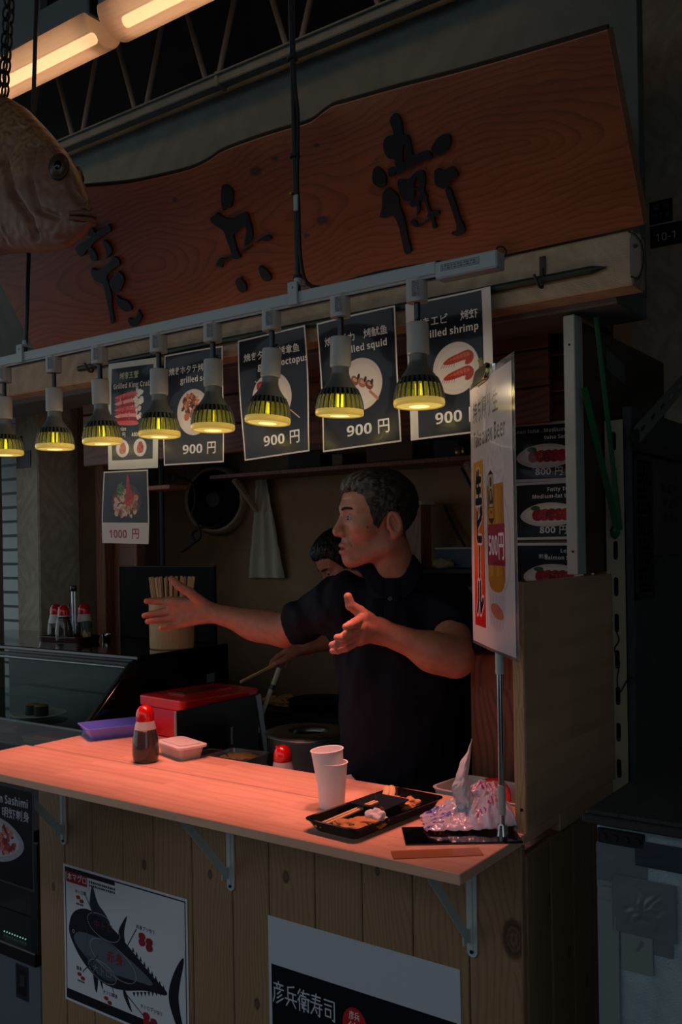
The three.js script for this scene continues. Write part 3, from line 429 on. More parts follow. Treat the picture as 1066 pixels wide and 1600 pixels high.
CV.crab = (() => { const [cv, c] = canvasOf(448, 628, '#cdd2c8'); c.fillStyle = '#1d2b31'; c.fillRect(34, 34, 368, 540); write(c, '烤帝王蟹', 110, 62, 40, '#b7c294', { weight: 0.13 }); write(c, 'Grilled King Crab', 52, 118, 42, '#d4d6cc', { width: 330 });
  for (let k = 0; k < 9; k++) { c.save(); c.translate(170, 200 + k * 20); c.rotate(-0.12 + 0.02 * k); blob(c, [[-120, -6], [-40, -15], [60, -16], [110, -8], [112, 10], [40, 14], [-60, 12]], ['#c2585a', '#a52d30', '#d59090', '#8e2024'][k % 4]); c.restore(); } speckle(c, 282, 250, 34, 90, 34, ['#d8d6d2', '#c9c2c0', '#e2dcd8'], 9, 15); speckle(c, 190, 260, 100, 80, 60, ['#d68a88', '#8f2529', '#b9484a'], 10, 6);
  write(c, 'Big size', 62, 376, 30, '#cfd3cf'); write(c, '900', 66, 412, 32, '#cfd3cf'); write(c, '円', 132, 412, 30, '#cfd3cf'); write(c, '400', 216, 412, 32, '#cfd3cf'); write(c, '円', 282, 412, 30, '#cfd3cf');
  for (const x of [130, 288]) { oval(c, x, 506, 58, 52, '#c9cac6'); blob(c, [[x - 34, 524], [x - 16, 478], [x + 14, 466], [x + 36, 500], [x + 26, 536], [x - 14, 540]], '#a43a3e'); speckle(c, x, 510, 28, 26, 20, ['#c86a68', '#7c1f24'], x, 6); } return cv; })();
CV.bowl = (() => { const [cv, c] = canvasOf(400, 432, '#c9c2b8'); c.fillStyle = '#17151a'; c.fillRect(10, 8, 380, 300); oval(c, 210, 180, 150, 118, '#0c0b0e'); oval(c, 212, 178, 128, 100, '#4b2a20'); speckle(c, 210, 200, 110, 84, 90, ['#b98a5c', '#d6b08a', '#9c5f3e', '#c9ae92', '#7e3a2c'], 21, 18); speckle(c, 160, 110, 34, 40, 50, ['#3c6a34', '#4f8540', '#2d4f28'], 22, 9); blob(c, [[206, 30], [230, 26], [240, 120], [290, 150], [240, 200], [196, 210], [212, 130]], '#b01f24'); blob(c, [[180, 196], [250, 172], [286, 150], [262, 200], [200, 226]], '#c8383a'); speckle(c, 180, 230, 60, 30, 20, ['#d9c4b0', '#b89674'], 23, 12); write(c, '1000', 62, 340, 66, '#8c1d2a', { width: 158 }); write(c, '円', 256, 340, [66, 62], '#8c1d2a', { weight: 0.12 }); return cv; })();
CV.beer = (() => {
  const [cv, c] = canvasOf(512, 724, '#cfc7c6');
  // paler upper field of the paper with the heading
  write(c, '持ち帰り生', 46, 44, [62, 62], '#24282a', { weight: 0.1, gap: 1.1 }); write(c, 'Take away Beer', 48, 118, 62, '#24282a', { width: 400 });
  const g = c.createLinearGradient(0, 230, 0, 660); g.addColorStop(0, '#d9932c'); g.addColorStop(0.45, '#d2702a'); g.addColorStop(1, '#b21e1c'); c.fillStyle = g; c.fillRect(38, 214, 150, 462);
  for (const [w, col] of [[34, '#cfc7c6'], [20, '#151820']]) { let y = 240; for (const [ch, h] of [['生', 112], ['ビ', 112], ['｜', 96], ['ル', 110]]) { pen(c, ch, 66, y, [94, h - 16], w, col); y += h - 4; } }
  // mug of beer
  c.fillStyle = '#c2bcbc'; c.beginPath(); c.moveTo(228, 196); c.lineTo(420, 196); c.lineTo(416, 600); c.quadraticCurveTo(400, 680, 320, 676); c.quadraticCurveTo(236, 672, 226, 600); c.fill();
  blob(c, [[228, 190], [270, 172], [330, 180], [400, 170], [430, 220], [424, 280], [330, 300], [228, 290]], '#d6cfcc'); speckle(c, 330, 230, 90, 44, 40, ['#d9d4d2', '#c5bebc', '#cfc8c4'], 31, 12);
  c.fillStyle = '#b87a1c'; c.fillRect(232, 290, 184, 256); c.fillStyle = '#c98f2c'; c.fillRect(256, 290, 34, 250); c.fillRect(330, 300, 22, 240); c.fillStyle = '#a4661a'; c.fillRect(388, 300, 26, 240); blob(c, [[232, 530], [416, 530], [396, 566], [330, 574], [250, 566]], '#b87a1c');
  c.lineWidth = 7; c.strokeStyle = '#aeb0b6'; c.beginPath(); c.moveTo(420, 330); c.quadraticCurveTo(478, 380, 470, 470); c.quadraticCurveTo(462, 540, 414, 560); c.stroke();
  blob(c, [[250, 604], [330, 600], [392, 622], [396, 640], [320, 644], [256, 626]], '#c56a4e'); c.strokeStyle = '#98979c'; c.lineWidth = 3; for (let k = 0; k < 5; k++) { c.beginPath(); c.moveTo(246 + k * 36, 580); c.lineTo(256 + k * 32, 664); c.stroke(); }
  // small emblem on the glass
  c.fillStyle = '#2a2420'; c.beginPath(); c.moveTo(250, 262); c.lineTo(282, 250); c.lineTo(314, 262); c.lineTo(314, 380); c.lineTo(282, 396); c.lineTo(250, 380); c.fill(); c.fillStyle = '#b9a58c'; c.fillRect(255, 262, 54, 86); oval(c, 282, 282, 11, 13, '#4a3a34'); blob(c, [[264, 300], [300, 300], [306, 346], [282, 336], [258, 346]], '#3a2c2a'); oval(c, 282, 318, 9, 14, '#b7836a'); c.fillStyle = '#b98a2a'; c.fillRect(255, 350, 54, 28); c.fillStyle = '#a4361e'; c.fillRect(270, 358, 24, 8);
  c.fillStyle = '#8c1438'; c.fillRect(230, 394, 190, 108); write(c, '500', 238, 412, 70, '#e2dede', { width: 106 }); write(c, '円', 348, 412, [64, 74], '#e2dede', { weight: 0.13 });
  return cv;
})();
function sashimiCard(lines, price, kind, seed) {
  const [cv, c] = canvasOf(300, 212, '#c2c2c4'); c.fillStyle = '#12151d'; c.fillRect(10, 10, 280, 192); lines.forEach((t, i) => write(c, t, 282 - t.length * 11.6, 18 + i * 25, 20, '#c9ccd0'));
  if (kind) write(c, '刺身', 96, 40, 18, '#c9ccd0', { weight: 0.1 });
  blob(c, [[20, 126], [90, 78], [200, 76], [282, 118], [210, 164], [90, 166]], '#c0b8b2'); blob(c, [[40, 124], [100, 88], [200, 88], [258, 118], [200, 152], [96, 152]], '#cdc6c0');
  for (let k = 0; k < 5; k++) { const x = 104 + k * 26; blob(c, [[x - 20, 104], [x + 16, 96], [x + 24, 132], [x + 2, 146], [x - 22, 136]], ['#8c1f2c', '#a12a36', '#741722'][k % 3]); } speckle(c, 150, 122, 54, 20, 40, ['#b84a50', '#8a1c28'], seed, 4); oval(c, 96, 96, 18, 9, '#35563a');
  if (price) { write(c, price, 110, 160, 32, '#d0d3d6', { width: 62 }); write(c, '円', 184, 160, 32, '#d0d3d6'); }
  return cv;
}
CV.tunaA = sashimiCard(['Lean tuna . Medium-fat', 'tuna Sashimi'], '800', false, 41); CV.tunaB = sashimiCard(['Fatty Tuna 2', 'Medium-fat tuna 2'], '800', false, 42); CV.tunaC = sashimiCard(['Lean tuna', 'Salmon Sashimi'], '800', true, 43);
CV.prawn = (() => { const [cv, c] = canvasOf(620, 460, '#3a4048'); c.fillStyle = '#12141b'; c.fillRect(10, 10, 600, 440); write(c, 'Prawn Sashimi', 250, 42, 52, '#a9adb4', { width: 330 }); write(c, '明虾刺身', 380, 104, 50, '#a9adb4', { weight: 0.1 }); blob(c, [[60, 270], [200, 160], [420, 160], [590, 266], [420, 372], [200, 372]], '#8d8f98'); blob(c, [[100, 268], [220, 186], [410, 186], [546, 264], [410, 346], [220, 346]], '#a3a4aa'); speckle(c, 360, 262, 120, 62, 90, ['#8e3a3c', '#b26a62', '#6e2228', '#a9857c'], 51, 18); write(c, '900', 180, 388, 50, '#a9adb4'); write(c, '円', 296, 386, 52, '#a9adb4'); return cv; })();
CV.chart = (() => {
  const [cv, c] = canvasOf(820, 640, '#c9cdd3'); c.strokeStyle = '#20242c'; c.lineWidth = 6; c.strokeRect(14, 14, 792, 612); c.fillStyle = '#1b1e26'; c.fillRect(14, 584, 792, 42); c.fillRect(14, 14, 350, 20);
  c.fillStyle = '#8b2430'; c.fillRect(22, 30, 150, 50); write(c, '本マグロ', 28, 36, 34, '#d4c8c8', { weight: 0.13 }); c.fillStyle = '#262b34'; for (let k = 0; k < 14; k++) c.fillRect(186 + k * 13, 46, 9 + (k % 3), 10); for (let k = 0; k < 14; k++) c.fillRect(186 + k * 13, 62, 8 + (k % 4), 10);
  // tuna
  const body = '#1f232c';
  blob(c, [[28, 300], [60, 210], [180, 170], [330, 220], [470, 300], [610, 388], [690, 420], [690, 446], [560, 450], [400, 500], [250, 500], [120, 430], [50, 350]], body); blob(c, [[60, 330], [110, 290], [300, 300], [480, 350], [640, 424], [480, 430], [330, 440], [180, 420], [90, 370]], '#59616d'); blob(c, [[130, 380], [260, 420], [400, 440], [330, 482], [220, 470]], '#434b57');
  blob(c, [[180, 180], [200, 70], [216, 66], [240, 140], [300, 176], [340, 230], [250, 200]], '#2a303b'); blob(c, [[366, 250], [430, 160], [446, 150], [416, 230], [430, 290]], body); blob(c, [[690, 436], [730, 330], [786, 250], [800, 260], [764, 380], [756, 460], [800, 600], [786, 616], [720, 520]], body); blob(c, [[420, 480], [450, 540], [470, 580], [440, 560], [400, 500]], body); blob(c, [[196, 440], [214, 540], [228, 560], [244, 470]], body); blob(c, [[240, 470], [262, 520], [274, 530], [262, 470]], body);
  c.fillStyle = body; for (let k = 0; k < 9; k++) { const x = 470 + k * 24, y = 288 + k * 15; c.beginPath(); c.moveTo(x, y + 14); c.lineTo(x + 6, y - 6); c.lineTo(x + 18, y + 18); c.fill(); const yb = 500 - k * 7; c.beginPath(); c.moveTo(x, yb - 16); c.lineTo(x + 10, yb + 4); c.lineTo(x + 18, yb - 20); c.fill(); }
  c.strokeStyle = '#3c424d'; c.lineWidth = 3; c.beginPath(); c.moveTo(150, 250); c.quadraticCurveTo(190, 330, 140, 400); c.stroke(); oval(c, 66, 306, 9, 9, '#9aa0a8'); oval(c, 66, 306, 5, 5, '#10131a');
  c.strokeStyle = '#aeb4bc'; c.lineWidth = 3; c.setLineDash([4, 5]); for (const [x, y, a, b, r] of [[280, 240, 112, 52, 0.2], [340, 376, 160, 66, 0.3], [266, 446, 96, 42, 0.2]]) { c.beginPath(); c.ellipse(x, y, a, b, r, 0, 6.3); c.stroke(); } c.setLineDash([]);
  write(c, '中トロ', 214, 214, 42, '#6f2a34', { weight: 0.09 }); write(c, '赤身', 300, 336, 54, '#7c2430', { weight: 0.11 }); write(c, '大トロ', 200, 422, 42, '#77828f', { weight: 0.09 });
  c.strokeStyle = '#2a303a'; c.lineWidth = 5; for (const [a, b, d, e] of [[160, 120, 214, 196], [500, 200, 410, 330], [130, 480, 240, 380], [330, 490, 345, 520], [420, 500, 540, 570]]) { c.beginPath(); c.moveTo(a, b); c.lineTo(d, e); c.stroke(); }
  const tips = [[84, 104, '中トロ頭'], [500, 176, '赤身ブツ切り'], [84, 462, '頭身'], [270, 524, '大トロ頭身'], [520, 520, '大トロブツ切り']];
  tips.forEach(([x, y, t], i) => { write(c, t, x, y, 19, '#22262e', { weight: 0.12 }); const big = i === 1 || i === 4; for (let k = 0; k < (big ? 4 : 2); k++) { const X = x + 10 + (k % 2) * (big ? 46 : 24), Y = y + 34 + Math.floor(k / 2) * (big ? 26 : 0) + (k % 2) * 14; blob(c, big ? [[X, Y], [X + 44, Y - 8], [X + 54, Y + 22], [X + 10, Y + 34]] : [[X - 6, Y - 4], [X + 24, Y - 10], [X + 30, Y + 8], [X, Y + 12]], k % 2 ? '#7d2a34' : '#922a34'); } if (!big) { c.fillStyle = '#2b3039'; for (let k = 0; k < 4; k++) c.fillRect(x + 8 + k * 13, y + 62, 10, 9); } });
  return cv;
})();
CV.shop = (() => { const [cv, c] = canvasOf(820, 660, '#b9bfc9'); c.fillStyle = '#12151d'; c.fillRect(14, 178, 792, 482); write(c, '彦兵衛寿司', 18, 236, [58, 84], '#c3c8d0', { weight: 0.1, gap: 1.02 }); oval(c, 394, 302, 52, 62, '#b3262c'); write(c, '彦兵', 370, 254, [24, 30], '#ddd2d0', { weight: 0.13, gap: 0.96 }); write(c, '衛', 364, 290, [60, 62], '#ddd2d0', { weight: 0.08 }); write(c, 'Hi', 474, 292, 92, '#c3c8d0'); return cv; })();
CV.addr1 = (() => { const [cv, c] = canvasOf(128, 128, '#16191f'); write(c, '築', 14, 14, 42, '#8d9298', { weight: 0.06 }); write(c, '地', 72, 14, 42, '#6d7278', { weight: 0.06 }); write(c, '四丁目', 12, 72, 32, '#8d9298', { weight: 0.06, gap: 1.12 }); return cv; })();
CV.addr2 = (() => { const [cv, c] = canvasOf(256, 128, '#141720'); write(c, '10-1', 24, 36, 66, '#c9ced2', { font: 'normal' }); return cv; })();

const paperBack = std(0xb8b6b0, 0.6);
// laminated sheet, slightly curled: a print on its face, plain border
function poster(name, cv, w, h, label, pos, tilt, curl = 0.004, seed = 0, rotY = 0, category = 'poster', group) {
  const m = single(name, sheet(14, 16, (u, v) => [u * w, v * h, curl * (Math.sin(u * 3.1 + seed) * Math.cos(v * 4.2 + seed * 1.7) + 0.6 * (v * v * 2) * Math.sin(seed))], 0.0007), printMat(cv), label, category, pos, group);
  m.rotation.set(0, rotY, rad(tilt), 'YXZ'); return m;
}
poster('menu_poster', CV.shrimp, 0.214, 0.314, 'black menu poster for grilled shrimp, hanging at the right', [-1.005, 1.947, -1.824], 1.2, 0.004, 1);
poster('menu_poster', CV.squid, 0.226, 0.318, 'black menu poster for grilled squid beside the shrimp poster', [-1.252, 1.942, -1.824], 2.2, 0.006, 2);
poster('menu_poster', CV.octopus, 0.222, 0.316, 'black menu poster for grilled octopus in the middle of the row', [-1.516, 1.938, -1.824], 2.2, 0.005, 3.3);
poster('menu_poster', CV.scallop, 0.226, 0.309, 'black menu poster for grilled scallop beside the king crab poster', [-1.803, 1.934, -1.824], -1.2, 0.005, 4.2);
poster('menu_poster', CV.crab, 0.213, 0.311, 'menu poster for grilled king crab with wide pale border', [-2.04, 1.936, -1.82], -2, 0.004, 5.1);
poster('price_poster', CV.bowl, 0.198, 0.213, 'square rice bowl poster with red 1000 yen price', [-2.09, 1.672, -1.83], -1.8, 0.003, 6);
poster('tuna_card', CV.tunaA, 0.21, 0.148, 'medium-fat tuna sashimi card, top of three on the board wall', [-0.93, 1.775, -2.176], -1, 0.002, 1.3, 0, 'card', 'sashimi cards on the board wall');
poster('tuna_card', CV.tunaB, 0.21, 0.145, 'fatty tuna sashimi card, middle of three on the board wall', [-0.922, 1.628, -2.174], 0, 0.002, 2.3, 0, 'card', 'sashimi cards on the board wall');
poster('tuna_card', CV.tunaC, 0.21, 0.145, 'lean tuna and salmon sashimi card, bottom of three on the board wall', [-0.916, 1.475, -2.176], -0.6, 0.002, 3.3, 0, 'card', 'sashimi cards on the board wall');
poster('tuna_chart', CV.chart, 0.474, 0.37, 'white chart of tuna cuts stuck on the pine counter front', [-1.868, 0.509, -1.6035], 0, 0.0006, 2, 0, 'chart');
poster('shop_notice', CV.shop, 0.492, 0.4, 'white and black shop notice low on the pine counter front', [-1.128, 0.513, -1.6035], 0, 0.0006, 3, 0, 'notice');
poster('prawn_poster', CV.prawn, 0.33, 0.246, 'dark prawn sashimi poster hanging below the left end of counter', [-2.079, 0.848, -1.374], 0, 0.002, 2.4);
// ---------------------------------------------------------------- things on the counter
const IT = {
  shoulder: new THREE.MeshPhysicalMaterial({ color: 0xe4ded8, roughness: 0.3, transmission: 0.4, thickness: 0, ior: 1.4 }),
  soy: std(0x140806, 0.08), bottle: new THREE.MeshPhysicalMaterial({ color: 0xe8e2dc, roughness: 0.1, transmission: 0.95, thickness: 0, ior: 1.35 }), cap: std(0xc0090c, 0.25, { clearcoat: 0.5 }), paper: std(0xf0eae6, 0.75), blue: std(0x7280f0, 0.4), lacquer: std(0x0b090c, 0.2, { clearcoat: 0.5, clearcoatRoughness: 0.15 }),
  lidWhite: std(0xd9d2cd, 0.4), redTin: std(0xcc0e13, 0.3, { clearcoat: 0.35 }), bamboo: timber({ size: [0.12, 0.3], px: [64, 128], base: [206, 166, 112], dark: [170, 126, 78], ring: 160, seed: 9, roughness: 0.5 }), stick: std(0xc9a878, 0.6), tissue: std(0xe3dfdf, 0.85, { transmission: 0.25, thickness: 0 }), gari: std(0xc98a55, 0.5), tempura: std(0xb57a3c, 0.6), cabbage: std(0x6d6234, 0.7),
};
function soyBottle(label, pos, s = 1, turn = 0, fill = 0.085, group) {
  const t = thing('soy_sauce_bottle', label, 'bottle', pos, turn, group);
  const prof = [[0.0005, 0.001], [0.029, 0.001], [0.0325, 0.005], [0.0345, 0.02], [0.035, 0.035], [0.0335, 0.055], [0.0295, 0.078], [0.0245, 0.1], [0.0225, 0.108]];
  const cutR = (y) => { for (let i = 0; i < prof.length - 1; i++) if (y >= prof[i][1] && y <= prof[i + 1][1] && prof[i + 1][1] > prof[i][1]) return mix(prof[i][0], prof[i + 1][0], (y - prof[i][1]) / (prof[i + 1][1] - prof[i][1])); return prof[prof.length - 1][0]; };
  part('bottle_body', lathe([...prof.filter((q) => q[1] < fill), [cutR(fill), fill]].map(([r, y]) => [r * s, y * s]), 36), IT.bottle, t);
  part('bottle_shoulder', lathe([[cutR(fill), fill], ...prof.filter((q) => q[1] > fill)].map(([r, y]) => [r * s, y * s]), 36), IT.shoulder, t, 'milky upper part above the sauce');
  const inner = prof.filter(([r, y]) => y < fill).map(([r, y]) => [Math.max(0.0005, (r - 0.0012) * s), (y + 0.001) * s]); const last = inner[inner.length - 1]; inner.push([last[0] * (1 - (fill - last[1] / s) * 6), fill * s], [0.0005, fill * s]);
  part('soy_sauce', lathe(inner, 36), IT.soy, t);
  const capG = merge([lathe([[0.0225, 0.104], [0.0232, 0.106], [0.0236, 0.116], [0.0232, 0.124], [0.0205, 0.134], [0.014, 0.1425], [0.006, 0.146], [0.0004, 0.1465]].map(([r, y]) => [r * s, y * s]), 36), at(cyl(0.003 * s, 0.005 * s, 0.012 * s, 14), -0.02 * s, 0.136 * s, 0.0, 0, 0, rad(62))]);
  part('cap', capG, IT.cap, t); return t;
}
soyBottle('red-capped soy sauce bottle standing alone at the front of the counter', [-1.812, 1.0, -1.642], 1, rad(-20));
soyBottle('red-capped soy sauce bottle half hidden behind the back edge of the counter', [-1.497, 0.9, -1.815], 1, rad(-10), 0.05);
{ // two nested paper cups
  const cup = (name, label, y, tilt, x = -1.16) => { const t = thing(name, label, 'cup', [x, y, -1.566]); t.rotation.set(rad(tilt[0]), 0, rad(tilt[1])); part('cup_wall', lathe([[0.0005, 0.004], [0.0248, 0.004], [0.0252, 0], [0.0262, 0.0005], [0.0338, 0.092], [0.0345, 0.0925], [0.035, 0.0938], [0.0345, 0.0951], [0.0335, 0.095], [0.0326, 0.0925], [0.0248, 0.006], [0.0005, 0.006]], 44), IT.paper, t); part('rolled_rim', at(new THREE.TorusGeometry(0.0342, 0.0014, 8, 44), 0, 0.0938, 0, Math.PI / 2), IT.paper, t); };
  cup('paper_cup', 'white paper cup standing on the counter, holding another cup', 1.0, [0, 0]);
  cup('paper_cup', 'upper white paper cup, tilted inside the other cup', 1.027, [3, 4], -1.1605);
}
function taperedTray(L, W, h, flare, wall = 0.0018, r = 0.008) { // open tray with sloping walls and a flat rim
  const ring = (l, w, y, rr) => { const p = []; for (const [sx, sz, a0] of [[1, 1, 0], [-1, 1, 1], [-1, -1, 2], [1, -1, 3]]) for (let k = 0; k <= 4; k++) { const a = (a0 + k / 4) * Math.PI / 2; p.push([sx * (l / 2 - rr) + rr * Math.cos(a), y, sz * (w / 2 - rr) + rr * Math.sin(a)]); } return p; };
  const R = [ring(L - 2 * flare, W - 2 * flare, 0, r), ring(L, W, h, r + 0.003), ring(L + 0.008, W + 0.008, h, r + 0.006), ring(L + 0.008, W + 0.008, h - 0.0016, r + 0.006), ring(L + 0.002, W + 0.002, h - 0.0018, r + 0.003)];
  const Rin = [ring(L - 2 * wall, W - 2 * wall, h, r + 0.002), ring(L - 2 * flare - 2 * wall, W - 2 * flare - 2 * wall, wall, r)];
  const P = [], I = []; const add = (ringPts) => { const s = P.length / 3; for (const q of ringPts) P.push(...q); return s; };
  const join = (a, b, n) => { for (let i = 0; i < n; i++) { const j = (i + 1) % n; I.push(a + i, b + i, b + j, a + i, b + j, a + j); } };
  const n = R[0].length; const f = (ringPts, up) => { const s = add(ringPts); const c = P.length / 3; P.push(0, ringPts[0][1], 0); for (let i = 0; i < n; i++) { const j = (i + 1) % n; up ? I.push(c, s + j, s + i) : I.push(c, s + i, s + j); } };
  f(R[0], false); const chain = [R[0], R[4], R[3], R[2], Rin[0], Rin[1]]; for (let k = 0; k < chain.length - 1; k++) { const a = add(chain[k]), b = add(chain[k + 1]); join(a, b, n); } f(Rin[1], true);
  let g = new THREE.BufferGeometry(); g.setAttribute('position', new THREE.Float32BufferAttribute(P, 3)); g.setIndex(I); g = g.toNonIndexed(); g.computeVertexNormals(); return g;
}
function lump(r, sx, sy, sz, amp, seed, freq = 40, det = 4) { const g = mergeVertices(new THREE.IcosahedronGeometry(r, det).deleteAttribute('normal').deleteAttribute('uv')); const p = g.attributes.position; for (let i = 0; i < p.count; i++) { const v = V(p.getX(i), p.getY(i), p.getZ(i)), k = 1 + amp * n3(v.x * freq + seed, v.y * freq, v.z * freq) + amp * 0.5 * Math.abs(n3(v.x * freq * 2.3, v.y * freq * 2.3 + seed, v.z * freq * 2.3)); p.setXYZ(i, v.x * k * sx, v.y * k * sy, v.z * k * sz); } g.computeVertexNormals(); return g; }
{ const t = single('foam_tray', taperedTray(0.225, 0.125, 0.036, 0.018), IT.blue, 'empty blue tapered tray by the display case', 'tray', [-2.14, 1.0, -1.846]); t.rotation.y = rad(64); }
{ // black lacquer-look tray with leftovers
  const rotY = rad(90 - 4.7), c = [-1.033, 1.0, -1.545];
  const tr = single('black_tray', taperedTray(0.287, 0.128, 0.024, 0.014, 0.0022, 0.012), IT.lacquer, 'long black tray of leftovers beside the paper cups', 'tray', c); tr.rotation.y = rotY;
  const on = (a, b, y) => { const q = V(a, y, b).applyEuler(new THREE.Euler(0, rotY, 0)); return [c[0] + q.x, c[1] + q.y, c[2] + q.z]; };   // a along the tray towards the back, b across
  const d = thing('sauce_dish', 'small black square dish with soy sauce in the black tray', 'dish', on(0.014, -0.002, 0.0032), rotY + rad(2));
  part('dish', taperedTray(0.08, 0.082, 0.03, 0.015, 0.0018, 0.004), std(0x2a2d33, 0.14, { clearcoat: 0.8, clearcoatRoughness: 0.05 }), d); part('sauce', at(cbox(0.046, 0.004, 0.05, 0.001), 0.002, 0.0045, 0), IT.soy, d); part('red_garnish', lump(0.008, 1.6, 0.5, 1.1, 0.4, 3, 90, 2).translate(0.012, 0.0072, -0.006), std(0xa02a20, 0.3), d);
  const stickGeo = () => merge([cbox(0.2, 0.0045, 0.0052, 0.001)]);
  let k = 0; for (const [a, b, ya, rr, tilt] of [[-0.06, -0.03, 0.02, -8, 6], [-0.058, -0.022, 0.0195, -6, 5.5]]) { const s = single('chopstick', cbox(0.16, 0.0046, 0.0056, 0.001), IT.stick, k++ ? 'pale chopstick in the black tray, closer to the dish' : 'pale chopstick in the black tray, along its outer wall', 'chopstick', on(a, b, ya), 'chopsticks in the black tray'); s.rotation.set(0, rotY + rad(rr), rad(tilt)); }
  for (const [a, b, s, sd, lab] of [[-0.1, 0.018, 0.02, 1, 'curled tempura batter scrap at the near end of the black tray'], [-0.062, 0.03, 0.02, 2, 'flat tempura batter scrap next to the crumpled napkin'], [-0.098, -0.012, 0.014, 3, 'small tempura crumb by the chopstick tips']]) single('tempura_scrap', lump(s, 1.5, 0.5, 0.9, 0.45, sd, 60), IT.tempura, lab, 'food', on(a, b, 0.0125), 'tempura scraps in the black tray');
  single('crumpled_napkin', lump(0.0175, 1.2, 0.8, 1, 0.38, 7, 70, 5), IT.tissue, 'crumpled white napkin lying in the black tray', 'napkin', on(-0.042, 0.034, 0.019));
  for (const [a, b, s, sd, lab] of [[0.075, -0.006, 0.017, 11, 'folded slice of pickled ginger behind the sauce dish'], [0.088, 0.018, 0.016, 12, 'curled slice of pickled ginger at the back right of tray'], [0.062, 0.028, 0.012, 13, 'small slice of pickled ginger beside the sauce dish']]) single('pickled_ginger', lump(s, 1.3, 0.7, 1.0, 0.5, sd, 70), IT.gari, lab, 'ginger', on(a, b, 0.0135), 'pickled ginger slices in the black tray');
  let j = 0; for (const [a, b, rr] of [[0.08, -0.042, 24], [0.09, -0.032, 34]]) { const s = single('torn_chopstick_sleeve', sheet(8, 3, (u, v) => [u * 0.06, 0.004 * Math.cos(v * 3), v * 0.014 + 0.002 * Math.sin(u * 7)], 0.0006), IT.stick, j++ ? 'torn paper sleeve at the back of tray, leaning on the other' : 'torn paper sleeve at the back left corner of the tray', 'paper', on(a, b, 0.022), 'torn sleeves in the black tray'); s.rotation.set(0.3, rotY + rad(rr), rad(8)); }
}
{ // bag of wet wipes with a tissue pulled out
  const cv = canvasOf(512, 512, '#b9b3c2'); const c = cv[1];
  const q = seeded(77); for (let k = 0; k < 26; k++) { const x = k < 14 ? q() * 512 : q() * 160, y = k < 14 ? 20 + q() * 100 : q() * 512; speckle(c, x, y, 34, 22, 14, ['#6a63a8', '#8d8cc4', '#4b3f8c', '#a9b4d8'], 100 + k, 12); }
  oval(c, 300, 210, 36, 22, '#a8286a'); oval(c, 300, 210, 22, 11, '#d8d5da'); c.strokeStyle = '#a8326e'; c.lineWidth = 7; c.lineCap = 'round'; for (let k = 0; k < 7; k++) { c.beginPath(); c.moveTo(340 + k * 22, 190 - (k % 3) * 10); c.quadraticCurveTo(352 + k * 22, 250, 334 + k * 24, 286); c.stroke(); } for (let k = 0; k < 9; k++) { c.beginPath(); c.moveTo(300 + k * 22, 400); c.lineTo(306 + k * 22, 436 - (k % 2) * 14); c.stroke(); } oval(c, 170, 330, 20, 16, '#c98a3c');
  const mt = printMat(cv[0], 0.22, 1); mt.side = THREE.DoubleSide;
  const t = thing('wet_wipe_bag', 'crinkled plastic wipes bag with purple flowers and a tissue pulled up', 'bag', [-0.856, 1.005, -1.6], rad(36));
  const hgt = (u, v) => { const e = Math.max(Math.abs(u), Math.abs(v) * 0.98) * 2; return (0.016 + 0.056 * sstep(-0.3, 0.32, u + v * 0.5)) * Math.pow(Math.max(0, 1 - Math.pow(e, 3)), 0.7); };
  const crinkle = (x, z) => 0.012 * (0.5 - Math.abs(n2(x * 22 + 2, z * 16))) + 0.008 * (0.5 - Math.abs(n2(x * 50 + 4, z * 44))) + 0.004 * (0.5 - Math.abs(n2(x * 110, z * 100)));
  part('bag_film', sheet(96, 80, (u, v) => { const x = u * 0.172, z = -v * 0.112, h = hgt(u, v); return [x + 0.006 * n2(v * 6, 3), Math.max(0.0012, 0.002 + h + crinkle(x, z) * (0.12 + h * 18)), z + 0.004 * n2(u * 7, 9)]; }, 0.0008), mt, t);
  const lead = [[-0.017, 0.0175], [-0.026, 0.011], [-0.0175, 0.006], [-0.009, 0.011], [0.008, 0.0145], [0.0155, 0.0162]], atK = [0, 0.28, 0.44, 0.64, 0.83, 1];
  const edgeAt = (k, s) => { for (let i = 0; i < 5; i++) if (k <= atK[i + 1]) return mix(lead[i][s], lead[i + 1][s], sstep(0, 1, (k - atK[i]) / (atK[i + 1] - atK[i])) * 0.6 + 0.4 * (k - atK[i]) / (atK[i + 1] - atK[i])); return lead[5][s]; };
  part('pulled_tissue', sheet(20, 44, (u, v) => { const k = clamp(v + 0.5), x = mix(edgeAt(k, 0), edgeAt(k, 1), u + 0.5), f = (1 - k) * 0.9 + 0.1; return [x - 0.006, 0.034 + k * 0.13, 0.004 + f * (0.012 * Math.sin(u * 5 + k * 3) + 0.006 * Math.abs(n2(u * 3 + 2, k * 5)) - 0.02 * u * u) + 0.008 * Math.sin(k * 5)]; }, 0.0007), IT.tissue, t);
}
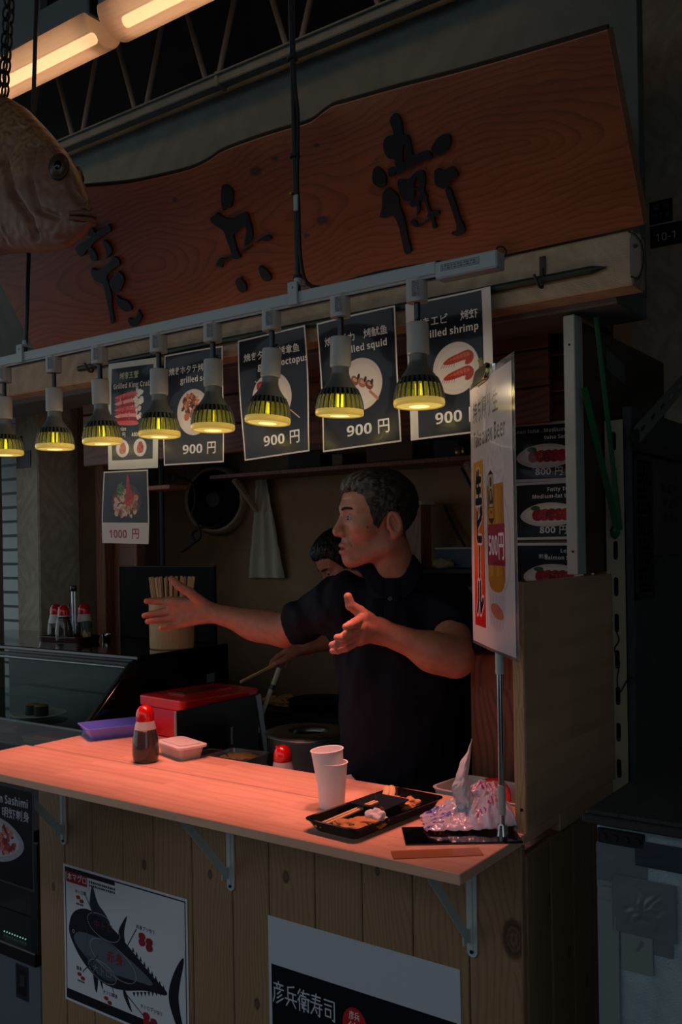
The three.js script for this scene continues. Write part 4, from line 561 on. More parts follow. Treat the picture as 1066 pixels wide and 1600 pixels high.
{ // poster stand with the take-away beer poster in a vinyl sleeve
  const t = thing('beer_poster_stand', 'take away beer poster in a clear sleeve on a chrome stand', 'sign', [-0.772, 1.0, -1.575]);
  part('base_plate', at(cbox(0.215, 0.004, 0.1, 0.002), -0.068, 0.002, 0.036, 0, rad(36)), MAT.blackGloss, t);
  part('pole', merge([cyl(0.0055, 0.0055, 0.88, 16).translate(0, 0.444, 0), cyl(0.009, 0.012, 0.02, 18).translate(0, 0.014, 0)]), MAT.chrome, t);
  part('pole_sleeve', cyl(0.0075, 0.0075, 0.055, 16).translate(0, 0.07, 0), MAT.lampWhite, t);
  part('upper_sleeve', cyl(0.008, 0.008, 0.06, 16).translate(0, 0.335, -0.001), MAT.whiteMetal, t);
  const L = V(-0.876, 0, -1.7225), R = V(-0.659, 0, -1.47), mid = L.clone().add(R).multiplyScalar(0.5), ang = Math.atan2(-(R.z - L.z), R.x - L.x);
  const g = new THREE.Group(); g.name = 'poster_sleeve'; g.position.set(mid.x + 0.772 - 0.012, 0.61, mid.z + 1.575 + 0.011); g.rotation.y = ang; t.add(g);
  const warp = (u, v) => 0.0012 * Math.sin(u * 4 + 1) * Math.sin(v * 5) + 0.0016 * Math.cos(u * 5.5);
  part('beer_print', sheet(18, 22, (u, v) => [u * 0.318 - 0.006, v * 0.512 - 0.003, 0.0095 + warp(u, v)], 0.0006), printMat(CV.beer, 0.3, 0.6), g);
  part('clear_film', sheet(24, 28, (u, v) => [u * 0.338, v * 0.53, 0.0088 + warp(u, v)], 0.0005), new THREE.MeshPhysicalMaterial({ color: 0xf2f2f0, roughness: 0.07, transmission: 0.94, thickness: 0, ior: 1.5 }), g);
  part('backing_board', at(cbox(0.312, 0.506, 0.003, 0.001), -0.006, -0.003, 0.003), std(0x9a9894, 0.5), g);
  part('clip', merge([at(extrude(roundRect(0.1, 0.03, 0.012), 0.004, 0.002), -0.04, 0.262, 0.012, rad(-12)), at(cyl(0.006, 0.006, 0.06, 14), -0.04, 0.274, 0.006, 0, 0, Math.PI / 2), at(cbox(0.024, 0.03, 0.003, 0.001), -0.07, 0.287, 0.004, rad(20))]), std(0xa89a70, 0.18, { metalness: 1 }), g, 'shiny metal clip');
}
{ const t = single('packing_tape', sheet(12, 4, (u, v) => [u * 0.16, 0.0006 + 0.0004 * Math.abs(n2(u * 12, v * 5)), -v * 0.042], 0.0003), std(0xc98a5c, 0.28, { transmission: 0.45, thickness: 0 }), 'strip of brown packing tape stuck on the front right counter edge', 'tape', [-0.828, 1.0005, -1.428]); t.rotation.y = rad(40); }
{ // lidded tub
  const t = thing('food_tub', 'white plastic tub with a snap lid at the back edge', 'tub', [-1.782, 1.0, -1.738], rad(-16));
  part('tub', taperedTray(0.125, 0.072, 0.03, 0.006, 0.0015, 0.01), new THREE.MeshPhysicalMaterial({ color: 0xd8d4d0, roughness: 0.35, transmission: 0.4, thickness: 0 }), t);
  part('lid', merge([at(extrude(roundRect(0.14, 0.086, 0.014), 0.004, 0.0015), 0, 0.031, 0, -Math.PI / 2), at(extrude(roundRect(0.112, 0.06, 0.01), 0.003, 0.001), 0, 0.036, 0, -Math.PI / 2)]), IT.lidWhite, t);
}
{ const t = thing('red_tin', 'bright red rectangular box with a flat lid behind the counter', 'box', [-1.985, 1.0, -2.02], rad(84)); part('box_body', at(cbox(0.28, 0.088, 0.19, 0.006), 0, 0.044, 0), IT.redTin, t); part('lid', merge([at(extrude(roundRect(0.294, 0.204, 0.014), 0.022, 0.004), 0, 0.09, 0, -Math.PI / 2), at(cbox(0.18, 0.004, 0.08, 0.002), 0, 0.118, 0)]), IT.redTin, t); part('lid_inset', at(cbox(0.16, 0.002, 0.05, 0.001), 0.0, 0.1205, 0), std(0x5a0b0c, 0.5), t); }
{ // splash guard
  const t = thing('splash_guard', 'upright black sheet guard with an aluminium end strip', 'guard', [-1.846, 0.9, -1.952]); part('sheet', at(cbox(0.006, 0.21, 0.34, 0.002), 0, 0.1, 0), MAT.black, t); part('front_edge', at(cbox(0.008, 0.13, 0.006, 0.002), 0, 0.14, 0.17), MAT.galv, t);
  part('end_strip', bar([0.008, 0.0, -0.2], [0.004, 0.205, -0.168], 0.006, 0.022, V(1, 0, 0), 0.002), MAT.steel, t); part('splash_stain', at(sheet(3, 6, (u, v) => [0.0036, v * 0.05, u * 0.008 + 0.002 * n2(v * 8, 2)], 0.0003), 0, 0.1, -0.05), std(0x8d8a80, 0.6), t);
}
// ---------------------------------------------------------------- cooking side of the counter
single('work_bench', merge([span(-1.84, -1.45, 0.86, 0.9, -2.2, -1.785, 0.003), span(-1.84, -1.45, 0.3, 0.33, -2.18, -1.79, 0.003), span(-1.84, -1.81, 0, 0.86, -2.19, -1.79), span(-1.48, -1.45, 0, 0.86, -2.19, -1.79)]), MAT.steel, 'stainless steel work bench under the round pot behind the counter', 'bench');
single('work_bench', merge([span(-1.06, -0.78, 0.86, 0.9, -2.0, -1.785, 0.003), span(-1.06, -1.03, 0, 0.86, -2.0, -1.79), span(-0.81, -0.78, 0, 0.86, -2.0, -1.79)]), MAT.steel, 'narrow steel bench under the white basin', 'bench');
{ const t = thing('food_pan', 'steel pan of chopped greens behind the counter', 'pan', [-1.7, 0.9, -1.875], rad(4)); part('pan', taperedTray(0.13, 0.11, 0.088, 0.01, 0.002, 0.012), MAT.steel, t); const m = part('chopped_greens', lump(0.05, 1.1, 0.28, 0.95, 0.25, 21, 130, 5).translate(0, 0.074, 0), IT.cabbage, t); m.userData.kind = 'stuff'; }
{ const t = thing('food_pan', 'empty dark steel pan at the left of the chopped greens', 'pan', [-1.805, 0.9, -1.85]); part('pan', taperedTray(0.05, 0.1, 0.084, 0.008, 0.002, 0.01), MAT.steel, t); part('lid', at(cbox(0.046, 0.003, 0.094, 0.001), 0, 0.08, 0), MAT.darkMetal, t); }
{ const t = thing('round_pot', 'wide round steel pot with a ring lid behind the counter', 'pot', [-1.6, 0.9, -2.055]); part('pot', lathe([[0.0005, 0.001], [0.108, 0.001], [0.115, 0.008], [0.118, 0.12], [0.123, 0.123], [0.123, 0.127], [0.115, 0.127]], 56), MAT.steel, t); part('lid', lathe([[0.118, 0.127], [0.116, 0.131], [0.09, 0.134], [0.06, 0.133], [0.052, 0.128], [0.05, 0.115]], 56), std(0x6b675c, 0.3, { metalness: 0.8 }), t); part('opening', at(cyl(0.051, 0.051, 0.003, 40), 0, 0.117, 0), MAT.blackMat, t); }
single('wooden_block', cbox(0.025, 0.03, 0.025, 0.002), IT.bamboo, 'small wooden block beside the round pot', 'block', [-1.76, 0.915, -2.07]);
{ const t = thing('plastic_basin', 'white basin with a red plate behind the right of the counter', 'basin', [-0.935, 0.9, -1.9], rad(-6)); part('basin', taperedTray(0.28, 0.15, 0.092, 0.016, 0.0025, 0.025), IT.lidWhite, t); part('red_plate', at(lathe([[0.0005, 0.001], [0.05, 0.001], [0.062, 0.012], [0.064, 0.012], [0.052, 0.003], [0.0005, 0.003]], 40), -0.02, 0.055, 0.012, rad(52), 0.3, rad(8)), IT.redTin, t); }
single('wiping_cloth', lump(0.03, 1.25, 0.7, 0.9, 0.35, 31, 45, 4), std(0x8f8c88, 0.9), 'crumpled grey cloth behind the paper cups', 'cloth', [-1.315, 0.9 + 0.072, -1.815]);
single('cloth_stand', cbox(0.09, 0.056, 0.05, 0.004), MAT.darkMetal, 'dark box under the crumpled grey cloth', 'box', [-1.315, 0.928, -1.815]);
// ---------------------------------------------------------------- display case at the left, with what is on and in it
{
  const t = thing('display_case', 'black glass-fronted sushi display case at the left end', 'display case', [0, 0, 0]);
  part('top', span(-3.5, -2.236, 1.196, 1.21, -2.42, -2.0, 0.003), MAT.blackGloss, t);
  const prof = outline([[-2.42, 0.86], [-2.42, 1.196], [-2.0, 1.196], [-1.985, 1.19], [-1.8, 1.015], [-1.79, 0.98], [-1.79, 0.86]]);
  part('end_panel', at(extrude(prof, 0.016, 0.001), -2.256 + 0.0, 0, 0, 0, -Math.PI / 2).scale(1, 1, 1).translate(0.016, 0, 0), MAT.blackGloss, t);
  part('frame_strip', merge([bar([-2.262, 1.188, -1.992], [-2.262, 1.012, -1.797], 0.014, 0.006, V(1, 0, 0)), span(-3.5, -2.262, 1.178, 1.19, -1.998, -1.985, 0.002)]), MAT.black, t);
  part('steel_trim', bar([-3.5, 1.172, -1.984], [-2.27, 1.172, -1.984], 0.012, 0.006, V(0, 1, 1), 0.002), MAT.steel, t);
  const glass = new THREE.BufferGeometry(); { const a = [-3.5, 1.172, -1.983], b = [-2.262, 1.172, -1.983], c = [-2.262, 1.008, -1.8], d = [-3.5, 1.008, -1.8], e = [-2.262, 0.93, -1.79], f = [-3.5, 0.93, -1.79]; glass.setAttribute('position', new THREE.Float32BufferAttribute([...d, ...c, ...b, ...d, ...b, ...a, ...f, ...e, ...c, ...f, ...c, ...d], 3)); glass.computeVertexNormals(); }
  part('front_glass', glass, MAT.pane, t);
  part('deck', span(-3.5, -2.262, 0.86, 0.93, -2.41, -1.79, 0.003), MAT.black, t);
  part('back_panel', span(-3.5, -2.262, 0.93, 1.19, -2.42, -2.4, 0.002), std(0x20282c, 0.3), t);
  part('base_cabinet', span(-3.5, -2.27, 0, 0.858, -2.4, -1.8, 0.004), MAT.black, t);
  part('clear_sticker', at(new THREE.PlaneGeometry(0.04, 0.03), -2.2385, 1.1, -2.33, 0, Math.PI / 2), std(0x5d6b6e, 0.3), t);
  part('steel_shelf_edge', span(-3.4, -2.3, 0.985, 0.99, -1.86, -1.85, 0.001), MAT.galv, t);
  part('shelf_glass', span(-3.4, -2.3, 0.978, 0.984, -2.38, -1.85, 0.001), MAT.pane, t);
}
{
  const p = single('sushi_plate', lathe([[0.0005, 0.0], [0.045, 0.0], [0.05, 0.003], [0.092, 0.012], [0.094, 0.0135], [0.09, 0.014], [0.05, 0.006], [0.0005, 0.005]], 44), std(0xe2e6d8, 0.3), 'pale round plate inside the display case', 'plate', [-2.675, 0.985, -1.95]);
  for (const [x, lab] of [[-2.705, 'seaweed sushi roll on the plate in the display case, left of the pair'], [-2.657, 'seaweed sushi roll on the plate in the display case, right of the pair']]) { const r = thing('sushi_roll', lab, 'sushi', [x, 0.9905, -1.945], 0, 'sushi rolls in the display case'); part('seaweed', cyl(0.0235, 0.0235, 0.034, 28).translate(0, 0.017, 0), std(0x10160f, 0.6), r); part('rice_top', lump(0.0215, 1, 0.2, 1, 0.16, x * 9, 160, 4).translate(0, 0.034, 0), std(0xb08a4c, 0.6), r); }
  for (const [x, z, lab, col] of [[-2.46, -1.9, 'shallow wooden tray in the display case, nearest its glass', 0x6f5a3a], [-2.85, -1.95, 'shallow wooden tray at the far side of the display case', 0x5c4630]]) { const b = thing('sushi_tray', lab, 'tray', [x, 0.932, z], rad(4), 'wooden trays in the display case'); part('tray', taperedTray(0.26, 0.15, 0.02, 0.004, 0.004, 0.004), std(col, 0.5), b); part('fish_slices', at(cbox(0.22, 0.014, 0.1, 0.006), 0, 0.012, 0), std(0x7c2f26, 0.4), b); }
}
{ // condiment tray on the case
  const t = thing('condiment_tray', 'dark red tray with a steel carrying handle on the display case', 'tray', [-2.83, 1.21, -2.2], rad(10)); part('tray', taperedTray(0.21, 0.12, 0.022, 0.004, 0.003, 0.02), std(0x3a1215, 0.25, { clearcoat: 0.6 }), t); part('handle', merge([cyl(0.0042, 0.0042, 0.18, 12).translate(0.0, 0.095, -0.02), cyl(0.003, 0.003, 0.18, 10).translate(0.012, 0.095, -0.02)]), MAT.chrome, t); part('handle_knob', at(lathe([[0.0005, 0], [0.011, 0.001], [0.0125, 0.01], [0.0125, 0.02], [0.009, 0.0225], [0.0005, 0.023]], 20), 0.006, 0.184, -0.02), std(0x2c0f10, 0.3), t);
  soyBottle('red-capped soy sauce bottle in the condiment tray, leftmost', [-2.893, 1.213, -2.19], 0.92, 0, 0.07, 'soy sauce bottles in the condiment tray');
  soyBottle('red-capped soy sauce bottle in the condiment tray, front middle', [-2.815, 1.213, -2.165], 0.92, 0.4, 0.1, 'soy sauce bottles in the condiment tray');
  soyBottle('red-capped soy sauce bottle in the condiment tray, behind the handle', [-2.8, 1.213, -2.245], 0.92, 0.8, 0.075, 'soy sauce bottles in the condiment tray');
  const j = thing('spice_jar', 'small clear spice jar with a green lid in the condiment tray', 'jar', [-2.748, 1.213, -2.215]); part('jar', lathe([[0.0005, 0.001], [0.018, 0.001], [0.019, 0.004], [0.019, 0.05], [0.0005, 0.052]], 24), IT.bottle, j); part('spice', cyl(0.0165, 0.0165, 0.03, 20).translate(0, 0.018, 0), std(0x9a6a30, 0.8), j); part('lid', cyl(0.02, 0.02, 0.022, 24).translate(0, 0.062, 0), std(0x123c30, 0.4), j);
  const c = thing('toothpick_cup', 'small steel cup at the right end of the condiment tray', 'cup', [-2.742, 1.21, -2.3]); part('cup', lathe([[0.0005, 0.001], [0.014, 0.001], [0.016, 0.022], [0.0145, 0.022], [0.0125, 0.003], [0.0005, 0.003]], 22), MAT.chrome, c);
}
{ // bamboo tub of disposable chopsticks
  const t = thing('chopstick_tub', 'round bamboo tub holding disposable chopsticks on the display case', 'tub', [-2.315, 1.21, -2.225]); part('tub', lathe([[0.0005, 0.002], [0.07, 0.002], [0.073, 0.0], [0.0755, 0.004], [0.0765, 0.17], [0.0745, 0.172], [0.071, 0.17], [0.07, 0.008], [0.0005, 0.008]], 48), IT.bamboo, t);
  const q = seeded(14); for (let k = 0; k < 24; k++) { const a = (k / 24) * 6.2832, r = 0.052 + 0.012 * (k % 2), lean = 0.10 + 0.05 * q(); const s = single('disposable_chopsticks', merge([cbox(0.0052, 0.235, 0.0052, 0.001).translate(-0.0028, 0.1175, 0), cbox(0.0052, 0.235, 0.0052, 0.001).translate(0.0028, 0.1175, 0)]), k % 5 ? IT.stick : std(0xb79a78, 0.6), 'pair of disposable wooden chopsticks standing in the bamboo tub', 'chopsticks', [-2.315 + r * 0.72 * Math.cos(a), 1.2185, -2.225 + r * 0.72 * Math.sin(a)], 'disposable chopsticks in the bamboo tub'); s.rotation.set(lean * Math.sin(a), q() * 3, -lean * Math.cos(a), 'XZY'); }
}
// ---------------------------------------------------------------- big fish hung under the roof
{
  const t = thing('hanging_fish', 'big brown model sea bream hung by its back at upper left', 'fish', [0, 0, -1.35]);
  const top = [[-1.636, 2.285], [-1.648, 2.325], [-1.665, 2.36], [-1.694, 2.412], [-1.738, 2.466], [-1.818, 2.545], [-1.89, 2.61], [-1.965, 2.658], [-2.1, 2.7], [-2.25, 2.69], [-2.4, 2.63], [-2.55, 2.54], [-2.7, 2.475], [-2.78, 2.465]];
  const bot = [[-1.636, 2.282], [-1.645, 2.268], [-1.665, 2.252], [-1.721, 2.236], [-1.802, 2.242], [-1.9, 2.262], [-1.976, 2.274], [-2.1, 2.282], [-2.25, 2.3], [-2.4, 2.335], [-2.55, 2.38], [-2.7, 2.415], [-2.78, 2.42]];
  const lerpTab = (tab, x) => { for (let i = 0; i < tab.length - 1; i++) if (x <= tab[i][0] && x >= tab[i + 1][0]) { const f = (x - tab[i][0]) / (tab[i + 1][0] - tab[i][0]); return mix(tab[i][1], tab[i + 1][1], f); } return x > tab[0][0] ? tab[0][1] : tab[tab.length - 1][1]; };
  const thick = (x) => { const s = (-1.636 - x) / 1.14; return 0.095 * Math.pow(clamp(s * 3.4), 0.6) * (1 - 0.8 * sstep(0.45, 1, s)); };
  const groove = (x0, y0) => { const x = x0 - 0.035, y = y0 + 0.012; // creases of the gill cover, cheek and mouth on the side of the head
    const seg = (pts, w, d) => { let m = 1; for (let i = 0; i < pts.length - 1; i++) { const [ax, ay] = pts[i], [bx, by] = pts[i + 1], L = (bx - ax) ** 2 + (by - ay) ** 2, h = clamp(((x - ax) * (bx - ax) + (y - ay) * (by - ay)) / L); m = Math.min(m, Math.hypot(x - ax - h * (bx - ax), y - ay - h * (by - ay))); } return d * Math.exp(-Math.pow(m / w, 2)); };
    return seg([[-1.86, 2.53], [-1.885, 2.46], [-1.865, 2.38], [-1.82, 2.31], [-1.82, 2.275]], 0.007, 0.011) + seg([[-1.81, 2.48], [-1.812, 2.4], [-1.795, 2.33], [-1.745, 2.305]], 0.006, 0.007) + seg([[-1.636, 2.292], [-1.665, 2.3], [-1.685, 2.312]], 0.0045, 0.01) + seg([[-1.665, 2.345], [-1.69, 2.33], [-1.712, 2.36], [-1.728, 2.4]], 0.005, 0.006) + seg([[-1.82, 2.29], [-1.77, 2.262], [-1.7, 2.258]], 0.006, 0.005) - seg([[-1.65, 2.275], [-1.668, 2.28]], 0.012, 0.004);
  };
  const NX = 180, NA = 110, P = [], C = [], I = [];
  for (let i = 0; i <= NX; i++) { const s = Math.pow(i / NX, 1.35), x = -1.6361 - s * 1.14, yt = lerpTab(top, x), yb = lerpTab(bot, x), th = thick(x);
    for (let j = 0; j < NA; j++) { const a = (j / NA) * 6.2832, ca = Math.cos(a), sa = Math.sin(a), yc = (yt + yb) / 2 - 0.0 * sa, y = yc + (yt - yb) / 2 * Math.sign(sa) * Math.pow(Math.abs(sa), 0.92); let z = th * Math.sign(ca) * Math.pow(Math.abs(ca), 0.8);
      const body = sstep(-1.84, -1.9, x), row = y * 70 + (Math.floor(x * 62) % 2) * 0.5, sc = 0.0025 * Math.max(Math.sin(x * 62 * 6.283), 0) * Math.abs(Math.sin(row * 3.1416)) * (body * 0.9 + 0.12);
      z -= Math.sign(z) * (groove(x, y) * 1.7 * Math.abs(ca) - sc - 0.0015 * n2(x * 40, y * 40)); P.push(x, y, z);
      const f = 0.5 + 0.5 * fbm(x * 26, y * 26, 4), gold = clamp((n2(x * 95, y * 95) * 0.6 + 0.35) * sstep(2.36, 2.5, y + 0.05 * n2(x * 9, y * 9))), ck = Math.abs(n2(x * 34 + 7, y * 34)) < 0.07 && y > 2.45 ? 0.35 : 1;
      C.push((0.15 + 0.08 * f + 0.3 * gold) * ck, (0.066 + 0.036 * f + 0.19 * gold) * ck, (0.038 + 0.018 * f + 0.06 * gold) * ck); } }
  for (let i = 0; i < NX; i++) for (let j = 0; j < NA; j++) { const a = i * NA + j, b = i * NA + (j + 1) % NA, c = a + NA, d = b + NA; I.push(a, b, c, b, d, c); }
  const g = new THREE.BufferGeometry(); g.setAttribute('position', new THREE.Float32BufferAttribute(P, 3)); g.setAttribute('color', new THREE.Float32BufferAttribute(C, 3)); g.setIndex(I); g.computeVertexNormals();
  part('fish_body', g, new THREE.MeshPhysicalMaterial({ vertexColors: true, roughness: 0.5, side: THREE.DoubleSide }), t);
  const rim = std(0x2c1a10, 0.5), gold = std(0x4a3218, 0.35), pup = std(0x060505, 0.15);
  for (const s of [-1, 1]) { const e = new THREE.Group(); e.name = 'eye'; e.position.set(s > 0 ? -1.7 : -1.72, 2.402, s * (s > 0 ? 0.036 : 0.034)); e.rotation.set(0, s > 0 ? 0.7 : Math.PI - 0.7, -0.25); t.add(e); part('eye_ring', new THREE.TorusGeometry(0.024, 0.004, 10, 30).scale(0.8, 1.1, 1), rim, e); part('iris', at(new THREE.SphereGeometry(0.025, 24, 14).scale(0.8, 1.1, 0.45), 0, 0, 0), gold, e); part('pupil', new THREE.SphereGeometry(0.0125, 20, 12).scale(0.85, 1.15, 0.7).translate(0, 0, 0.0045), pup, e); }
  const lipM = std(0x6e4430, 0.5); for (const [dy, r] of [[0.006, 0.0055], [-0.0065, 0.005]]) part('lip', tube([[-1.672, 2.289 + dy * 0.8, -0.03], [-1.652, 2.287 + dy, -0.021], [-1.638, 2.286 + dy, -0.009], [-1.635, 2.286 + dy, 0], [-1.638, 2.286 + dy, 0.009], [-1.652, 2.287 + dy, 0.021], [-1.672, 2.289 + dy * 0.8, 0.03]], r, 30, 10), lipM, t);
  const fin = (pts, th) => extrude(outline(pts), th, 0.001).translate(0, 0, -th / 2), fm = std(0x4a2a1c, 0.6);
  part('tail_fin', fin([[-2.76, 2.47], [-2.9, 2.56], [-3.02, 2.66], [-2.95, 2.45], [-3.02, 2.24], [-2.9, 2.33], [-2.76, 2.415]], 0.012), fm, t);
  part('back_fin', fin([[-2.02, 2.665], [-2.12, 2.77], [-2.3, 2.76], [-2.5, 2.66], [-2.62, 2.54], [-2.45, 2.58], [-2.2, 2.68]], 0.01), fm, t);
  part('belly_fin', fin([[-2.35, 2.33], [-2.42, 2.25], [-2.55, 2.3], [-2.58, 2.39]], 0.01), fm, t);
  part('side_fin', at(fin([[0, 0.03], [-0.14, 0.02], [-0.2, -0.05], [-0.1, -0.05], [0, -0.02]], 0.006), -1.93, 2.4, 0.098, 0, 0.12, -0.3), fm, t);
}
for (const [x0, x1, z, lab] of [[-1.93, -1.83, -1.33, 'dark chain holding the fish, nearer of the two strands'], [-1.975, -1.865, -1.37, 'dark chain holding the fish, farther of the two strands']]) {
  const t = thing('hanging_chain', lab, 'chain', [0, 0, 0], 0, 'chains that carry the fish'); const y0 = x0 > -1.95 ? 2.63 : 2.66, n = 26, up = V(x1 - x0, 3.4 - y0, 0), L = up.length() / n;
  const link = new THREE.TorusGeometry(0.0115, 0.003, 6, 16).scale(0.85, 1.45, 1);
  for (let k = 0; k < n; k++) { const m = part('chain_link', link, MAT.darkMetal, t); const f = (k + 0.5) / n; m.position.set(mix(x0, x1, f), mix(y0, 3.4, f), z); m.rotation.set(0, (k % 2) * Math.PI / 2 + 0.3, -Math.atan2(up.x, up.y), 'ZYX'); }
}
// ---------------------------------------------------------------- green pole, hooks and cable on the lintel
single('green_pole', merge([at(cyl(0.0085, 0.0085, 1.62, 16), -1.49, 2.104, -1.8405, 0, 0, Math.PI / 2), at(cyl(0.0, 0.0085, 0.035, 16), -0.6625, 2.104, -1.8405, 0, 0, -Math.PI / 2)]), std(0x1c2f22, 0.45), 'dark green pole with a pointed end along the lintel behind posters', 'pole');
for (const [x, lab] of [[-0.79, 'rusty hook over the green pole near its pointed end'], [-2.24, 'rusty hook over the green pole by the left pier']]) { const t = thing('pole_hook', lab, 'hook', [x, 2.1, -1.85], 0, 'hooks that carry the green pole'); part('plate', at(cbox(0.014, 0.05, 0.003, 0.001), 0, 0.03, 0.0016), std(0x4a3c30, 0.7, { metalness: 0.3 }), t); part('hook', tube([[0, 0.03, 0.003], [0, 0.0, 0.004], [0.001, -0.012, 0.008], [0, -0.012, 0.02], [-0.004, 0.0, 0.026], [-0.008, 0.012, 0.03]], 0.0032, 24, 8), std(0x3a322c, 0.6, { metalness: 0.4 }), t); }
{ const t = thing('cable_clamp', 'rusty plate with a looped black cable at the lintel end', 'clamp', [-0.592, 2.118, -1.848]); part('plate', at(extrude(roundRect(0.022, 0.085, 0.009), 0.002, 0.0006), 0, 0, 0), std(0x6a625a, 0.6, { metalness: 0.4 }), t); part('bolt', at(cyl(0.004, 0.004, 0.005, 8), 0, 0.018, 0.004, Math.PI / 2), MAT.darkMetal, t); part('cable', tube([[-0.012, 0.05, 0.004], [0.004, 0.035, 0.007], [0.015, 0.012, 0.008], [0.014, -0.03, 0.008], [0.004, -0.05, 0.008], [-0.008, -0.042, 0.007]], 0.0022, 40, 8), MAT.cord, t); }
// address plates on the next building's pier
single('address_plate', at(cbox(0.064, 0.064, 0.002, 0.0006), 0, 0, 0), std(0x15181e, 0.4), 'square dark street name plate on the right pier', 'plate', [-0.773, 2.47, -2.6385]).add((() => { const m = new THREE.Mesh(new THREE.PlaneGeometry(0.06, 0.06), printMat(CV.addr1, 0.45, 0.2)); m.name = 'plate_lettering'; m.position.z = 0.0016; m.castShadow = m.receiveShadow = true; return m; })());
single('address_plate', at(cbox(0.124, 0.062, 0.002, 0.0006), 0, 0, 0), std(0x14171e, 0.4), 'dark house number plate reading 10-1 on the right pier', 'plate', [-0.742, 2.402, -2.6385]).add((() => { const m = new THREE.Mesh(new THREE.PlaneGeometry(0.12, 0.058), printMat(CV.addr2, 0.45, 0.2)); m.name = 'plate_lettering'; m.position.z = 0.0016; m.castShadow = m.receiveShadow = true; return m; })());
// ---------------------------------------------------------------- right side: shutter board, slotted post, strap, side wall fittings
{ const t = thing('shutter_board', 'dark brown board with a pale metal front edge above the screen', 'board', [-0.766, 1.478, 0]); part('board', span(-0.01, 0.008, 0, 0.56, -2.59, -1.952, 0.003), timber({ size: [0.5, 0.6], px: [128, 256], base: [62, 38, 28], dark: [34, 20, 16], ring: 40, seed: 71, roughness: 0.45 }), t); part('metal_edge', merge([span(-0.014, 0.012, 0, 0.565, -1.952, -1.93, 0.002), span(0.008, 0.0125, 0, 0.565, -1.975, -1.945, 0.001)]), std(0xa7b0ac, 0.5), t); part('rivet', at(cyl(0.0026, 0.0026, 0.002, 10), 0, 0.05, -1.9295, Math.PI / 2), MAT.darkMetal, t); part('rivet', at(cyl(0.0026, 0.0026, 0.002, 10), 0, 0.5, -1.9295, Math.PI / 2), MAT.darkMetal, t); part('tape_scrap', at(sheet(6, 4, (u, v) => [0.0088, v * 0.05 - u * 0.02, -u * 0.13], 0.0003), 0, 0.49, -2.2), std(0x55585a, 0.5), t); }
function slotted(len, w, n, pitch, first) { const s = outline([[-w / 2, 0], [w / 2, 0], [w / 2, len], [-w / 2, len]]); for (let k = 0; k < n; k++) { const y = first + k * pitch, hw = w * 0.14, hh = 0.016, p = new THREE.Path(); p.moveTo(-hw, y - hh); p.lineTo(hw, y - hh); p.absarc(0, y - hh, hw, 0, -Math.PI, true); p.moveTo(-hw, y - hh); p.lineTo(-hw, y + hh); p.absarc(0, y + hh, hw, Math.PI, 0, true); p.lineTo(hw, y - hh); p.absarc(0, y - hh, hw, 0, -Math.PI, true); s.holes.push(p); } return extrude(s, 0.002, 0.0004, 5); }
{ const t = thing('slotted_post', 'cream slotted steel angle post beside the wooden screen', 'post', [-0.733, 0, -2.108]); const m = std(0xb0a78e, 0.5, { metalness: 0.15 }); part('slotted_face', slotted(1.828, 0.042, 21, 0.084, 0.1), m, t); part('side_flange', span(-0.022, -0.019, 0, 1.828, -0.03, 0, 0.0005), m, t); part('slot_backing', span(-0.016, 0.018, 0.01, 1.81, -0.018, -0.012, 0.001), MAT.blackMat, t); part('wire_twist', tube([[0.0, 1.34, 0.004], [0.006, 1.32, 0.006], [-0.004, 1.3, 0.007], [0.006, 1.27, 0.006], [0.0, 1.23, 0.005], [0.005, 1.2, 0.005], [0.03, 1.235, 0.008], [0.05, 1.228, 0.008]], 0.0016, 60, 6), MAT.cord, t); }
{ const t = thing('green_strap', 'green plastic strap tied from the metal edge to the post', 'strap', [0, 0, 0]); const m = std(0x0a6436, 0.4); part('strap_band', sheet(3, 30, (u, v) => { const k = v + 0.5, A = V(-0.738, 1.88, -1.927), B = V(-0.731, 1.575, -2.1), p = A.clone().lerp(B, k); return [p.x + 0.006 + u * 0.011, p.y + u * 0.005, p.z + 0.004 - u * 0.008]; }, 0.0008), m, t); part('strap_band', sheet(3, 30, (u, v) => { const k = v + 0.5, A = V(-0.738, 2.043, -1.985), B = V(-0.731, 1.575, -2.1), p = A.clone().lerp(B, k); return [p.x + 0.012 + u * 0.009, p.y + u * 0.002, p.z - u * 0.0065]; }, 0.0008), m, t); part('knot', lump(0.011, 0.9, 1.2, 0.9, 0.3, 3, 90, 3).translate(-0.73, 1.572, -2.096), m, t); }
{ const t = thing('slotted_brace', 'grey slotted steel brace running up diagonally by the pier', 'brace', [-0.682, 1.785, -2.1]); part('slotted_face', at(slotted(0.62, 0.042, 7, 0.084, 0.06), 0, 0, 0, 0, Math.PI / 2).applyMatrix4(new THREE.Matrix4().makeRotationX(rad(-66))), MAT.galv, t); part('end_tape', lump(0.02, 0.4, 1, 1.3, 0.3, 5, 60, 3), std(0x1a1c1e, 0.7), t); }
{ const t = thing('vent_grille', 'dark mesh vent panel on the grey side wall', 'grille', [-0.698, 1.583, -2.19]); part('frame', merge([span(0, 0.008, 0.155, 0.17, -0.066, 0.06), span(0, 0.008, -0.17, -0.155, -0.066, 0.06), span(0, 0.008, -0.17, 0.17, -0.066, -0.056), span(0, 0.008, -0.17, 0.17, 0.05, 0.06)]), MAT.darkMetal, t); part('backing', span(0, 0.002, -0.155, 0.155, -0.056, 0.05), MAT.blackMat, t); for (let k = 0; k < 18; k++) part('grille_bar', span(0.002, 0.005, -0.148 + k * 0.0172, -0.144 + k * 0.0172, -0.056, 0.05, 0.0005), MAT.darkMetal, t); for (let k = 0; k < 5; k++) part('grille_bar', span(0.003, 0.006, -0.15, 0.15, -0.04 + k * 0.021, -0.037 + k * 0.021, 0.0005), MAT.darkMetal, t); }
